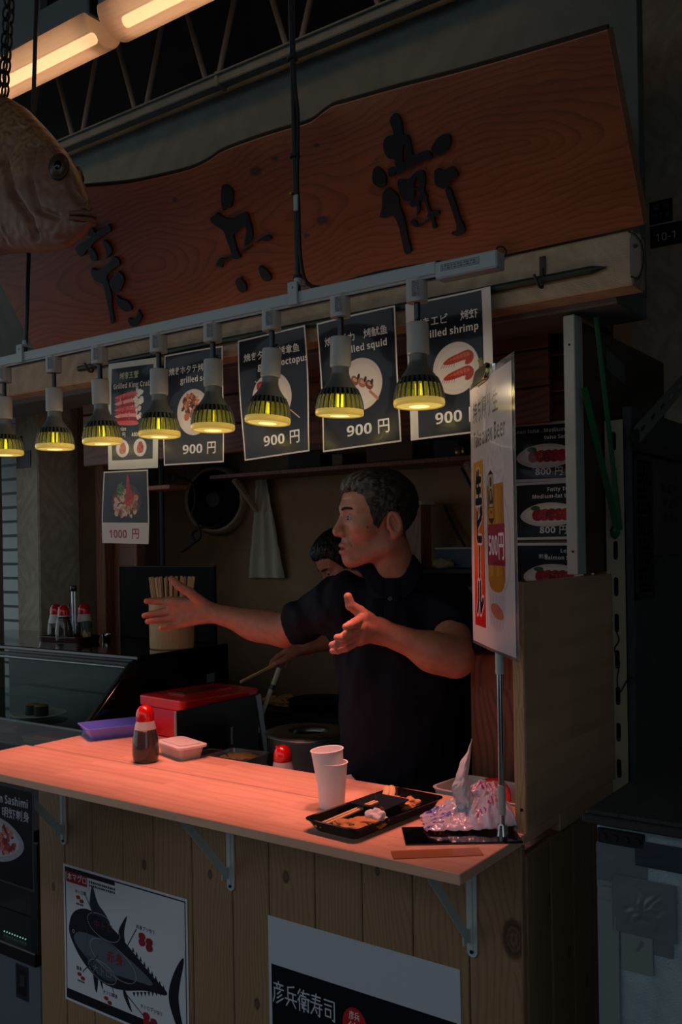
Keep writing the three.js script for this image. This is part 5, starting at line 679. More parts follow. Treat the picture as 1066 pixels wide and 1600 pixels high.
single('wall_rail', span(-0.7, -0.685, 1.755, 1.782, -2.6, -2.13, 0.002), MAT.darkMetal, 'dark steel rail along the top of the grey side wall', 'rail');
{ const cv = canvasOf(128, 160, '#4c4a48'); cv[1].fillStyle = '#2a2928'; for (let k = 0; k < 3; k++) for (let j = 0; j < 3; j++) cv[1].fillRect(28 + k * 24 + j * 3, 40 + j * 26, 15, 14); const m = single('sack', at(sheet(14, 16, (u, v) => [0.004 + 0.012 * Math.cos(u * 3) * Math.cos(v * 2.6) + 0.004 * n2(u * 5, v * 5), v * 0.23, -u * 0.22], 0.002), 0, 0, 0), printMat(cv[0], 0.7, 0), 'grey folded paper sack hanging on the dark side wall', 'sack', [-0.694, 1.63, -2.36]); }
{ // taped foam box with a slab on top
  const t = thing('taped_box', 'large pale foam box patched with grey tape at lower right', 'box', [-0.34, 0, -1.66]);
  part('box_body', at(cbox(0.41, 1.1, 0.42, 0.008), 0, 0.55, 0), plaster([150, 170, 176], [118, 138, 146], 0.5, 0.7), t);
  const tp = std(0x5d676a, 0.35), tp2 = std(0x74807f, 0.4); let z = 0.2104;
  for (const [x, y, w, h, m] of [[-0.163, 1.03, 0.082, 0.07, tp], [-0.15, 0.985, 0.106, 0.04, tp2], [-0.115, 0.96, 0.06, 0.11, tp], [-0.14, 0.92, 0.05, 0.1, tp2], [-0.09, 1.06, 0.1, 0.04, std(0x2c3540, 0.4)], [-0.185, 0.6, 0.034, 0.75, tp2]]) { part('tape_patch', sheet(10, 10, (u, v) => [x + u * w, y + v * h, z + 0.0012 * Math.abs(n2(u * 6 + x * 40, v * 6)) * (m === tp ? 2 : 1)], 0.0003), m, t); z += 0.0009; }
  part('crumpled_tape', sheet(30, 30, (u, v) => { const r = Math.hypot(u, v), a = Math.atan2(v, u); return [-0.128 + u * 0.1, 0.975 + v * 0.09, 0.2155 + Math.max(0, 0.5 - r) * (0.006 + 0.008 * Math.abs(Math.sin(a * 4 + 2 * n2(u * 3, v * 3))))]; }, 0.0004), tp, t);
  part('vent_strip', at(cbox(0.076, 0.024, 0.006, 0.002), -0.163, 1.078, 0.212), MAT.darkMetal, t); for (let k = 0; k < 4; k++) part('vent_knob', at(cyl(0.005, 0.006, 0.004, 18), -0.19 + k * 0.018, 1.078, 0.216, Math.PI / 2), MAT.darkMetal, t);
}
{ const t = thing('stained_slab', 'dark weathered slab lying on top of the taped foam box', 'slab', [-0.34, 1.1, -1.68]); part('slab', at(cbox(0.43, 0.02, 0.5, 0.004), 0, 0.01, 0), plaster([52, 54, 56], [26, 28, 30], 0.35, 0.75), t); part('edge_batten', at(cbox(0.43, 0.014, 0.012, 0.002), 0, 0.009, 0.256), std(0x1d1f21, 0.6), t); }
// ---------------------------------------------------------------- inside of the stall
{ const t = thing('black_screen', 'black flat panel standing at the back of the display case', 'panel', [-2.53, 1.21, -2.407]); part('panel', at(cbox(0.5, 0.27, 0.012, 0.002), 0, 0.135, 0), MAT.blackMat, t); part('panel_edge', merge([at(cbox(0.5, 0.004, 0.016, 0.001), 0, 0.272, 0), at(cbox(0.004, 0.27, 0.016, 0.001), -0.25, 0.135, 0)]), MAT.darkMetal, t); }
{ const t = thing('wall_fan', 'round dark fan with a cream housing on the back wall', 'fan', [-2.985, 1.77, -3.2], rad(16)); part('housing', at(lathe([[0.0005, 0], [0.13, 0.0], [0.158, 0.02], [0.16, 0.06], [0.15, 0.085], [0.138, 0.09], [0.136, 0.06], [0.0005, 0.055]], 48), 0, 0, 0, Math.PI / 2), std(0xb8a488, 0.5), t); part('grille_disc', at(cyl(0.136, 0.136, 0.01, 48), 0, 0, 0.072, Math.PI / 2), MAT.blackMat, t); for (let k = 0; k < 6; k++) part('grille_ring', new THREE.TorusGeometry(0.036 + k * 0.018, 0.0016, 6, 44).translate(0, 0, 0.08), MAT.darkMetal, t); part('hub', at(cyl(0.034, 0.036, 0.012, 30), 0, 0, 0.082, Math.PI / 2), std(0x3a3b3b, 0.5), t); }
single('black_pole', cyl(0.013, 0.013, 2.36, 14), MAT.black, 'thin black upright pole left of the round fan', 'pole', [-3.03, 1.18, -2.86]);
{ const t = thing('fan_cable', 'dangling dark cable loop beside the black pole', 'cable', [0, 0, 0]); part('cable', tube([[-2.99, 1.87, -2.87], [-2.95, 1.86, -2.9], [-2.93, 1.84, -2.95], [-2.93, 1.75, -2.97], [-2.95, 1.7, -2.97], [-2.92, 1.66, -2.97], [-2.9, 1.6, -2.97], [-2.93, 1.58, -2.97], [-2.95, 1.61, -2.97], [-2.9, 1.64, -2.98], [-2.85, 1.64, -3.0], [-2.82, 1.7, -3.08], [-2.84, 1.77, -3.16]], 0.006, 90, 8), MAT.cord, t); part('plug', at(cbox(0.02, 0.03, 0.02, 0.004), -2.97, 1.86, -2.885), MAT.cord, t); part('cable_tail', tube([[-2.93, 1.58, -2.97], [-2.97, 1.55, -2.96], [-3.0, 1.53, -2.95]], 0.006, 20, 8), MAT.cord, t); }
single('hanging_towel', at(sheet(24, 40, (u, v) => { const k = 0.5 - v, w = 0.03 + 0.17 * Math.pow(k, 0.7); return [u * w + 0.02 * k, v * 0.48, 0.012 * Math.sin(u * 16 + k * 2) * (0.3 + k) + 0.004 * n2(u * 8, v * 8)]; }, 0.002), 0, 0, 0), std(0xbdbaa8, 0.9), 'pale grey towel hanging on the back wall', 'towel', [-2.71, 1.65, -3.165]);
{ const t = thing('wall_shelf', 'long brown wooden shelf on the back wall behind the cook', 'shelf', [0, 0, 0]); part('shelf_board', span(-2.85, -1.35, 1.85, 1.868, -3.2, -2.98, 0.002), M1.jamb, t); for (const x of [-2.74, -1.6]) part('shelf_support', merge([span(x - 0.012, x + 0.012, 1.68, 1.85, -3.2, -3.17), bar([x, 1.7, -3.18], [x, 1.845, -3.02], 0.02, 0.02, V(1, 0, 0))]), M1.cream, t); }
single('shelf_end_board', span(-2.32, -2.2, 1.742, 1.757, -2.2, -2.115, 0.002), M1.jamb, 'short orange-brown board end under the boarded header', 'board');
for (const [x, w, h, d, col, lab] of [[-2.35, 0.16, 0.07, 0.14, 0x231d1a, 'dark flat box on the wall shelf, left of cook'], [-2.2, 0.05, 0.05, 0.08, 0x7a6650, 'small tan carton on the wall shelf beside the dark box'], [-1.93, 0.2, 0.18, 0.16, 0x5a4630, 'large brown carton on the wall shelf above the cook'], [-1.69, 0.1, 0.07, 0.12, 0x223038, 'small blue-grey box on the wall shelf right of cook'], [-1.55, 0.08, 0.05, 0.12, 0x2c2522, 'low dark box at the right end of the wall shelf']]) { const t = thing('shelf_box', lab, 'box', [x, 1.868, -3.08], 0.1, 'boxes on the wall shelf'); part('carton', at(cbox(w, h, d, 0.003), 0, h / 2, 0), std(col, 0.7), t); part('lid_flap', at(cbox(w * 0.98, 0.003, d * 0.5, 0.001), 0, h + 0.002, d * 0.24), std(col, 0.7), t); }
single('brass_jar', lathe([[0.0005, 0], [0.016, 0], [0.02, 0.012], [0.018, 0.028], [0.012, 0.034], [0.013, 0.04], [0.0005, 0.041]], 24), std(0xb08c48, 0.3, { metalness: 0.8 }), 'small brass jar on the wall shelf', 'jar', [-1.615, 1.868, -3.0]);
single('plastic_bag', lump(0.055, 1.1, 0.9, 0.7, 0.3, 41, 26, 4), std(0x5c5854, 0.5, { transmission: 0.4, thickness: 0 }), 'crumpled clear plastic bag on the wall shelf', 'bag', [-1.42, 1.912, -3.08]);
for (const [pts, lab] of [[[[-1.7, 1.84, -3.17], [-1.62, 1.72, -3.17], [-1.5, 1.7, -3.18], [-1.42, 1.78, -3.18], [-1.4, 1.84, -3.18]], 'dark cable sagging below the wall shelf, upper one'], [[[-1.78, 1.7, -3.17], [-1.73, 1.6, -3.17], [-1.68, 1.5, -3.17], [-1.72, 1.42, -3.17], [-1.82, 1.42, -3.17]], 'dark cable looping beside the cook, lower one'], [[[-1.56, 1.83, -3.17], [-1.54, 1.7, -3.17], [-1.52, 1.56, -3.17], [-1.5, 1.5, -3.16]], 'dark cable running straight down the back wall']]) single('wall_cable', tube(pts, 0.006, 50, 8), MAT.cord, lab, 'cable', [0, 0, 0], 'cables on the back wall');
{ const t = thing('wooden_column', 'thin wooden post with a pale cap behind the cook', 'post', [-1.86, 0, -3.1]); part('post', span(-0.04, 0.04, 0, 1.7, -0.04, 0.04), M1.jamb, t); part('cap', span(-0.05, 0.05, 1.7, 1.715, -0.05, 0.05), M1.cream, t); }
{ const t = thing('tool_rack', 'dark rack with orange tool handles at the back right', 'rack', [-1.37, 1.46, -3.05]); part('rack', at(cbox(0.2, 0.12, 0.1, 0.006), 0.02, 0.06, 0), MAT.blackMat, t); for (const [x, y, r] of [[-0.03, 0.14, 70], [0.02, 0.16, 100], [0.05, 0.13, 60]]) part('tool_handle', at(lathe([[0.0005, 0], [0.014, 0.004], [0.012, 0.04], [0.015, 0.09], [0.0005, 0.1]], 16), x + 0.04, y, 0.02, 0, 0, rad(r)), std(0xb0481c, 0.4), t); }
{ const t = thing('blue_carton', 'open blue carton with cream crumple beside the cook', 'carton', [-1.62, 1.46, -3.03]); part('carton', at(cbox(0.17, 0.07, 0.12, 0.003), 0, 0.035, 0), std(0x1c3550, 0.5), t); part('carton_rim', at(cbox(0.175, 0.008, 0.125, 0.001), 0, 0.072, 0), std(0x9a978c, 0.6), t); part('crumpled_paper', lump(0.03, 1.3, 0.6, 0.8, 0.4, 51, 60, 3).translate(-0.05, 0.015, 0.07), std(0x9a8a6c, 0.8), t); }
{ const t = thing('back_cabinet', 'dark kitchen cabinet along the back wall', 'cabinet', [0, 0, 0]); part('cabinet_body', span(-1.78, -1.2, 0, 1.44, -3.19, -2.94, 0.004), MAT.blackMat, t); part('cabinet_top', span(-1.8, -1.18, 1.44, 1.46, -3.19, -2.92, 0.003), MAT.darkMetal, t); part('cabinet_door', span(-1.76, -1.5, 0.1, 1.4, -2.94, -2.925, 0.003), MAT.black, t); part('cabinet_door', span(-1.48, -1.22, 0.1, 1.4, -2.94, -2.925, 0.003), MAT.black, t); }
{ const t = thing('grill_unit', 'black cooking range with a griddle behind the counter', 'grill', [0, 0, 0]); part('range_body', span(-2.22, -1.7, 0, 0.99, -2.56, -2.32, 0.006), MAT.black, t); part('griddle', span(-2.2, -1.72, 0.99, 1.01, -2.55, -2.33, 0.003), MAT.darkMetal, t); part('front_rail', rod([-2.2, 0.95, -2.3], [-1.72, 0.95, -2.3], 0.008), MAT.steel, t); part('knob', at(cyl(0.018, 0.02, 0.02, 20), -2.0, 0.88, -2.31, Math.PI / 2), MAT.darkMetal, t); part('knob', at(cyl(0.018, 0.02, 0.02, 20), -1.85, 0.88, -2.31, Math.PI / 2), MAT.darkMetal, t); }
for (const [x, z, s, lab] of [[-2.12, -2.42, 0.026, 'browned seafood piece on the griddle, leftmost'], [-2.06, -2.44, 0.024, 'browned seafood piece on the griddle, second from left'], [-2.0, -2.42, 0.026, 'browned seafood piece on the griddle, third from left'], [-2.04, -2.5, 0.022, 'browned seafood piece at the back of the griddle']]) single('grilled_seafood', lump(s, 1.3, 0.6, 0.9, 0.35, x * 7, 60, 4), std(0xa8743c, 0.5), lab, 'food', [x, 1.01 + s * 0.5, z], 'seafood on the griddle');
for (const [a, b, c, lab, r] of [[[-1.9, 1.02, -2.2], [-1.872, 1.165, -2.26], 0xb0a890, 'pale spatula handle leaning up behind the black guard', 0.008]]) { const t = thing('spatula', lab, 'spatula', [0, 0, 0]); part('handle', rod(a, b, r), std(c, 0.5), t); part('handle_band', rod([-1.885, 1.1, -2.233], [-1.882, 1.114, -2.239], r * 1.25), MAT.black, t); part('blade', bar([-1.9, 1.02, -2.2], [-1.91, 0.95, -2.19], 0.03, 0.002, V(0, 0, 1)), MAT.steel, t); }
single('frying_pan', merge([at(lathe([[0.0005, 0.002], [0.085, 0.002], [0.1, 0.03], [0.103, 0.031], [0.088, 0.0], [0.0005, 0.0]], 36), 0, 0, 0), rod([0.09, 0.025, 0.02], [0.22, 0.05, 0.06], 0.009)]), MAT.darkMetal, 'dark frying pan at the right of the griddle', 'pan', [-1.86, 1.011, -2.45]);
{ const t = thing('ceramic_bowl', 'white bowl on a narrow stand right of the cook', 'bowl', [-1.0, 1.28, -2.08]); part('bowl', lathe([[0.0005, 0.0], [0.025, 0.0], [0.026, 0.006], [0.05, 0.03], [0.06, 0.05], [0.058, 0.05], [0.046, 0.03], [0.0005, 0.01]], 36), std(0xb5b0a4, 0.4), t); part('food', lump(0.045, 1.1, 0.35, 1.1, 0.2, 61, 60, 3).translate(0, 0.048, 0), std(0x8a7a52, 0.7), t); }
single('stand_cabinet', span(-1.07, -0.93, 0, 1.28, -2.14, -2.02, 0.003), M1.jamb, 'narrow wooden stand cabinet under the white bowl', 'cabinet');
single('grey_crate', span(-0.93, -0.79, 1.36, 1.43, -2.16, -1.95, 0.003), std(0x6f6a60, 0.6), 'grey box top showing just above the wooden screen', 'box');
// left foreground: lower glass case under the prawn poster
{ const t = thing('lower_case', 'black low glass case under the prawn poster at left', 'display case', [0, 0, 0]); part('case_frame', merge([span(-2.7, -2.26, 0.36, 0.4, -1.796, -1.62, 0.003), span(-2.28, -2.24, 0.4, 0.72, -1.796, -1.62, 0.004), span(-2.7, -2.26, 0.72, 0.75, -1.796, -1.62, 0.003), span(-2.7, -2.26, 0.4, 0.72, -1.79, -1.78, 0.002)]), MAT.black, t); part('case_glass', at(new THREE.PlaneGeometry(0.4, 0.32), -2.48, 0.56, -1.625), MAT.pane, t); part('case_base', span(-2.7, -2.262, 0, 0.36, -1.796, -1.64, 0.004), std(0x55606a, 0.5), t); part('base_corner', span(-2.262, -2.24, 0, 0.36, -1.796, -1.64, 0.004), std(0x3a3634, 0.5), t); for (let k = 0; k < 9; k++) part('led_light', at(new THREE.SphereGeometry(0.0022, 8, 6), -2.36 - k * 0.013, 0.406, -1.66), new THREE.MeshStandardMaterial({ color: 0xffffff, emissive: new THREE.Color().setRGB(0.25, 0.5, 0.42) }), t); const p = canvasOf(64, 64, '#20262e'); p[1].fillStyle = '#0d1014'; p[1].fillRect(10, 8, 44, 48); p[1].fillStyle = '#2a323a'; p[1].fillRect(20, 18, 24, 22); part('case_label', at(new THREE.PlaneGeometry(0.06, 0.1), -2.35, 0.29, -1.6385), printMat(p[0], 0.5, 0), t); }
// ---------------------------------------------------------------- people
// distance field on a grid, meshed; fn(x, y, z) is negative inside
function fieldMesh(c, ext, N, fn) {
  const mc = new MarchingCubes(N, undefined, false, false, 160000), h = N / 2, s = ext / 2, F = mc.field; let k = 0;
  for (let z = 0; z < N; z++) for (let y = 0; y < N; y++) for (let x = 0; x < N; x++) F[k++] = -fn(c[0] + ((x - h) / h) * s, c[1] + ((y - h) / h) * s, c[2] + ((z - h) / h) * s);
  mc.isolation = 0; mc.update();
  const n = mc.count, P = new Float32Array(n * 3), Q = new Float32Array(n * 3);
  for (let i = 0; i < n; i++) { for (let j = 0; j < 3; j++) P[i * 3 + j] = c[j] + mc.positionArray[i * 3 + j] * s; const a = mc.normalArray[i * 3], b = mc.normalArray[i * 3 + 1], d = mc.normalArray[i * 3 + 2], L = Math.hypot(a, b, d) || 1; Q[i * 3] = a / L; Q[i * 3 + 1] = b / L; Q[i * 3 + 2] = d / L; }
  const g = new THREE.BufferGeometry(); g.setAttribute('position', new THREE.BufferAttribute(P, 3)); g.setAttribute('normal', new THREE.BufferAttribute(Q, 3));
  const w = mergeVertices(g, 1e-6); w.computeVertexNormals(); return w.toNonIndexed();
}
const smin = (a, b, k) => { const h = Math.max(k - Math.abs(a - b), 0) / k; return Math.min(a, b) - h * h * k * 0.25; }, smax = (a, b, k) => -smin(-a, -b, k);
const cap = (x, y, z, a, b, r1, r2) => { const bx = b[0] - a[0], by = b[1] - a[1], bz = b[2] - a[2], px = x - a[0], py = y - a[1], pz = z - a[2]; let h = (px * bx + py * by + pz * bz) / (bx * bx + by * by + bz * bz); h = h < 0 ? 0 : h > 1 ? 1 : h; return Math.hypot(px - bx * h, py - by * h, pz - bz * h) - (r1 + (r2 - r1) * h); };
const ell = (x, y, z, c, r) => { const a = (x - c[0]) / r[0], b = (y - c[1]) / r[1], d = (z - c[2]) / r[2], k = Math.sqrt(a * a + b * b + d * d); return (k - 1) * Math.min(r[0], r[1], r[2]); };
const sph = (x, y, z, c, r) => Math.hypot(x - c[0], y - c[1], z - c[2]) - r;
function paint(g, fn) { const p = g.attributes.position, C = new Float32Array(p.count * 3); for (let i = 0; i < p.count; i++) { const c = fn(p.getX(i), p.getY(i), p.getZ(i)); C[i * 3] = c[0]; C[i * 3 + 1] = c[1]; C[i * 3 + 2] = c[2]; } g.setAttribute('color', new THREE.BufferAttribute(C, 3)); return g; }
const mergeColored = (l) => mergeGeometries(l.map((g) => { g.deleteAttribute('uv'); return g; }));

// --- head, face towards +z, y = 0 at the ears
function headField(x, y, z) {
  const X = Math.abs(x);
  let d = ell(x, y, z, [0, 0.05, -0.006], [0.0735, 0.082, 0.086]);
  d = smin(d, ell(x, y, z, [0, 0.05, 0.046], [0.056, 0.046, 0.042]), 0.03);
  d = smin(d, ell(x, y, z, [0, -0.018, 0.042], [0.053, 0.064, 0.048]), 0.03);
  d = smin(d, sph(X, y, z, [0.042, -0.006, 0.057], 0.0245), 0.022);
  d = smax(d, -cap(X, y, z, [0.004, 0.062, 0.0945], [0.034, 0.0635, 0.086], 0.0014, 0.0012), 0.004);            // forehead lines
  d = smax(d, -cap(X, y, z, [0.004, 0.0715, 0.0935], [0.03, 0.0725, 0.086], 0.0013, 0.0011), 0.004);
  d = smax(d, -cap(X, y, z, [0.047, 0.014, 0.0735], [0.058, 0.008, 0.064], 0.0013, 0.001), 0.003);
  d = smin(d, cap(X, y, z, [0.0525, -0.052, 0.0], [0.015, -0.085, 0.066], 0.0215, 0.0175), 0.025);
  d = smin(d, sph(x, y, z, [0, -0.084, 0.073], 0.0175), 0.014);
  d = smin(d, ell(x, y, z, [0, -0.055, 0.076], [0.029, 0.024, 0.02]), 0.014);
  d = smin(d, cap(X, y, z, [0.008, 0.041, 0.087], [0.046, 0.037, 0.066], 0.0095, 0.0085), 0.014);
  d = smax(d, -sph(X, y, z, [0.0325, 0.018, 0.1045], 0.0185), 0.01);
  d = smin(d, cap(x, y, z, [0, 0.026, 0.0885], [0, -0.013, 0.1065], 0.0068, 0.0098), 0.01);
  d = smin(d, sph(x, y, z, [0, -0.018, 0.106], 0.0105), 0.006);
  d = smin(d, sph(X, y, z, [0.0115, -0.022, 0.096], 0.008), 0.006);
  d = smax(d, -cap(X, y, z, [0.006, -0.03, 0.103], [0.0055, -0.022, 0.1], 0.0032, 0.0022), 0.002);
  d = smin(d, ell(x, y, z, [0, -0.0495, 0.0935], [0.0195, 0.0055, 0.0068]), 0.005);
  d = smin(d, ell(x, y, z, [0, -0.0655, 0.0925], [0.018, 0.0062, 0.0072]), 0.005);
  d = smax(d, -ell(x, y, z, [0, -0.0575, 0.1], [0.0205, 0.0022, 0.014]), 0.003);
  // lids around the eyeball
  const eb = sph(X, y, z, [0.031, 0.0165, 0.0765], 0.0142), open = Math.abs(y - 0.0165) - 0.0054 + 0.13 * Math.abs(X - 0.031);
  d = smin(d, Math.max(eb, -open * 1.0), 0.003);
  d = smin(d, cap(X, y, z, [0.018, 0.003, 0.086], [0.044, 0.002, 0.072], 0.0055, 0.005), 0.009);                // pouch below the eye
  d = smax(d, -cap(X, y, z, [0.021, -0.022, 0.094], [0.031, -0.05, 0.078], 0.0016, 0.0016), 0.005);           // fold beside the mouth
  // ear
  const ex = X - 0.075, ey = y * 0.966 + (z + 0.012) * 0.259, ez = (z + 0.012) * 0.966 - y * 0.259;
  let e = ell(ex - 0.1 * ez * -1, ey, ez, [0.005, 0.002, -0.002], [0.0105, 0.032, 0.0195]);
  e = smin(e, sph(ex, ey, ez, [0.0, -0.024, 0.004], 0.0085), 0.008);
  e = smax(e, -ell(ex, ey, ez, [0.0165, 0.004, 0.0015], [0.0135, 0.0235, 0.0125]), 0.002);
  e = smin(e, cap(ex, ey, ez, [0.0055, 0.016, 0.001], [0.0065, -0.011, -0.0065], 0.003, 0.003), 0.0025);
  e = smin(e, sph(ex, ey, ez, [0.002, -0.004, 0.0125], 0.0052), 0.005);
  d = smin(d, e, 0.006);
  return d;
}
const neckField = (x, y, z) => smin(cap(x, y, z, [0, -0.045, -0.022], [0.0, -0.17, -0.06], 0.053, 0.056), cap(Math.abs(x), y, z, [0.05, -0.03, -0.03], [0.015, -0.14, 0.0], 0.012, 0.012), 0.03);
const fullHead = (x, y, z) => smin(headField(x, y, z), neckField(x, y, z), 0.022);
const hairLow = [[0.12, 0.084], [0.075, 0.083], [0.06, 0.072], [0.048, 0.045], [0.038, 0.012], [0.034, 0.0], [0.02, -0.008], [0.012, 0.012], [0.006, 0.036], [-0.03, 0.034], [-0.038, -0.03], [-0.046, -0.075], [-0.14, -0.088]];
const hairLimit = (z) => { for (let i = 0; i < hairLow.length - 1; i++) if (z <= hairLow[i][0] && z >= hairLow[i + 1][0]) return mix(hairLow[i][1], hairLow[i + 1][1], (z - hairLow[i][0]) / (hairLow[i + 1][0] - hairLow[i][0])); return 0.084; };
function hairField(x, y, z) {
  const hf = headField(x, y, z); if (hf > 0.03 || hf < -0.03) return hf - 0.01; const strand = 0.0016 * n3(x * 330, y * 60, z * 60) + 0.0016 * n3(x * 120 + 5, y * 40, z * 34);
  let d = ell(x, y, z, [0, 0.058, -0.008], [0.0795, 0.083, 0.0925]);
  d = smin(d, ell(x, y, z, [0, 0.098, 0.04], [0.056, 0.03, 0.046]), 0.03);                                     // swept-back front
  d = smin(d, hf - 0.0035, 0.012);
  d = Math.max(d, hf - 0.017) + strand;
  const lim = (hairLimit(z) - y) * 0.6 + 0.0035 * n3(x * 130, y * 40, z * 130) * 1.2, back = -(z + 0.2);
  return Math.max(smax(d, lim, 0.005), back);
}
const skinTone = (x, y, z) => { const f = 1 + 0.1 * n3(x * 38, y * 38, z * 38) + 0.05 * n3(x * 160, y * 160, z * 160); return [0.44 * f, 0.188 * f * (1 - 0.03 * n3(x * 60, y * 60, z * 60)), 0.122 * f]; };
const faceTone = (x, y, z) => { const c = skinTone(x, y, z), lip = Math.exp(-Math.pow(Math.hypot(x * 0.9, (y + 0.0575) * 2.2, (z - 0.095)) / 0.017, 4)), stub = 0.1 * sstep(-0.02, -0.045, y) * sstep(0.0, 0.03, z) * (0.6 + 0.4 * n3(x * 300, y * 300, z * 300)); const mole = Math.hypot(y + 0.006, z - 0.052) < 0.0028 && x > 0 ? 0.35 : 1; return [c[0] * (1 - 0.12 * lip - stub) * mole, c[1] * (1 - 0.4 * lip - stub) * mole, c[2] * (1 - 0.36 * lip - stub * 0.8) * mole]; };
const skin = new THREE.MeshPhysicalMaterial({ vertexColors: true, roughness: 0.5 });
const hairMat = new THREE.MeshPhysicalMaterial({ vertexColors: true, roughness: 0.5 }), shirt = std(0x090f1c, 0.75, { specularIntensity: 0.35 });
const headGeo = paint(fieldMesh([0, 0.0, 0.0], 0.34, 136, (x, y, z) => Math.max(fullHead(x, y, z), -(y + 0.162))), faceTone);
const hairGeo = fieldMesh([0, 0.045, -0.01], 0.27, 136, hairField);
const hairGrey = paint(hairGeo.clone(), (x, y, z) => { const s = clamp(0.5 + 0.9 * n3(x * 120, y * 30, z * 30)), g = clamp(sstep(0.025, 0.085, z + 0.02 * n3(x * 30, y * 30, z * 30)) * 0.8 + 0.03) * s; const v = 0.008 + 0.12 * g; return [v, v * 0.97, v * 0.93]; });
const hairDark = paint(hairGeo.clone(), (x, y, z) => { const v = 0.009 + 0.006 * n3(x * 120, y * 30, z * 30); return [v, v * 0.85, v * 0.75]; });
const browPts = [[0.011, 0.0375, 0.0965], [0.024, 0.0405, 0.0945], [0.039, 0.0395, 0.084], [0.049, 0.035, 0.0725]];
const eyeWhite = std(0x8f867e, 0.2), irisMat = std(0x0d0806, 0.1);
function headParts(parent, m, eyes = true) { // brows, eyes for a head placed by matrix m
  for (const s of [-1, 1]) {
    const b = tube(browPts.map((q) => [q[0] * s, q[1], q[2]]), 0.0034, 16, 7); part('eyebrow', b.applyMatrix4(m), std(0x2a211d, 0.9), parent);
    if (eyes) { const e = new THREE.SphereGeometry(0.0125, 24, 16).translate(s * 0.031, 0.0165, 0.0768); const w = part('eyeball', e.applyMatrix4(m), eyeWhite, parent); part('iris', new THREE.SphereGeometry(0.0062, 18, 12).scale(1, 1, 0.5).translate(s * 0.031 - 0.001, 0.0165, 0.0873).applyMatrix4(m), irisMat, w); }
  }
}
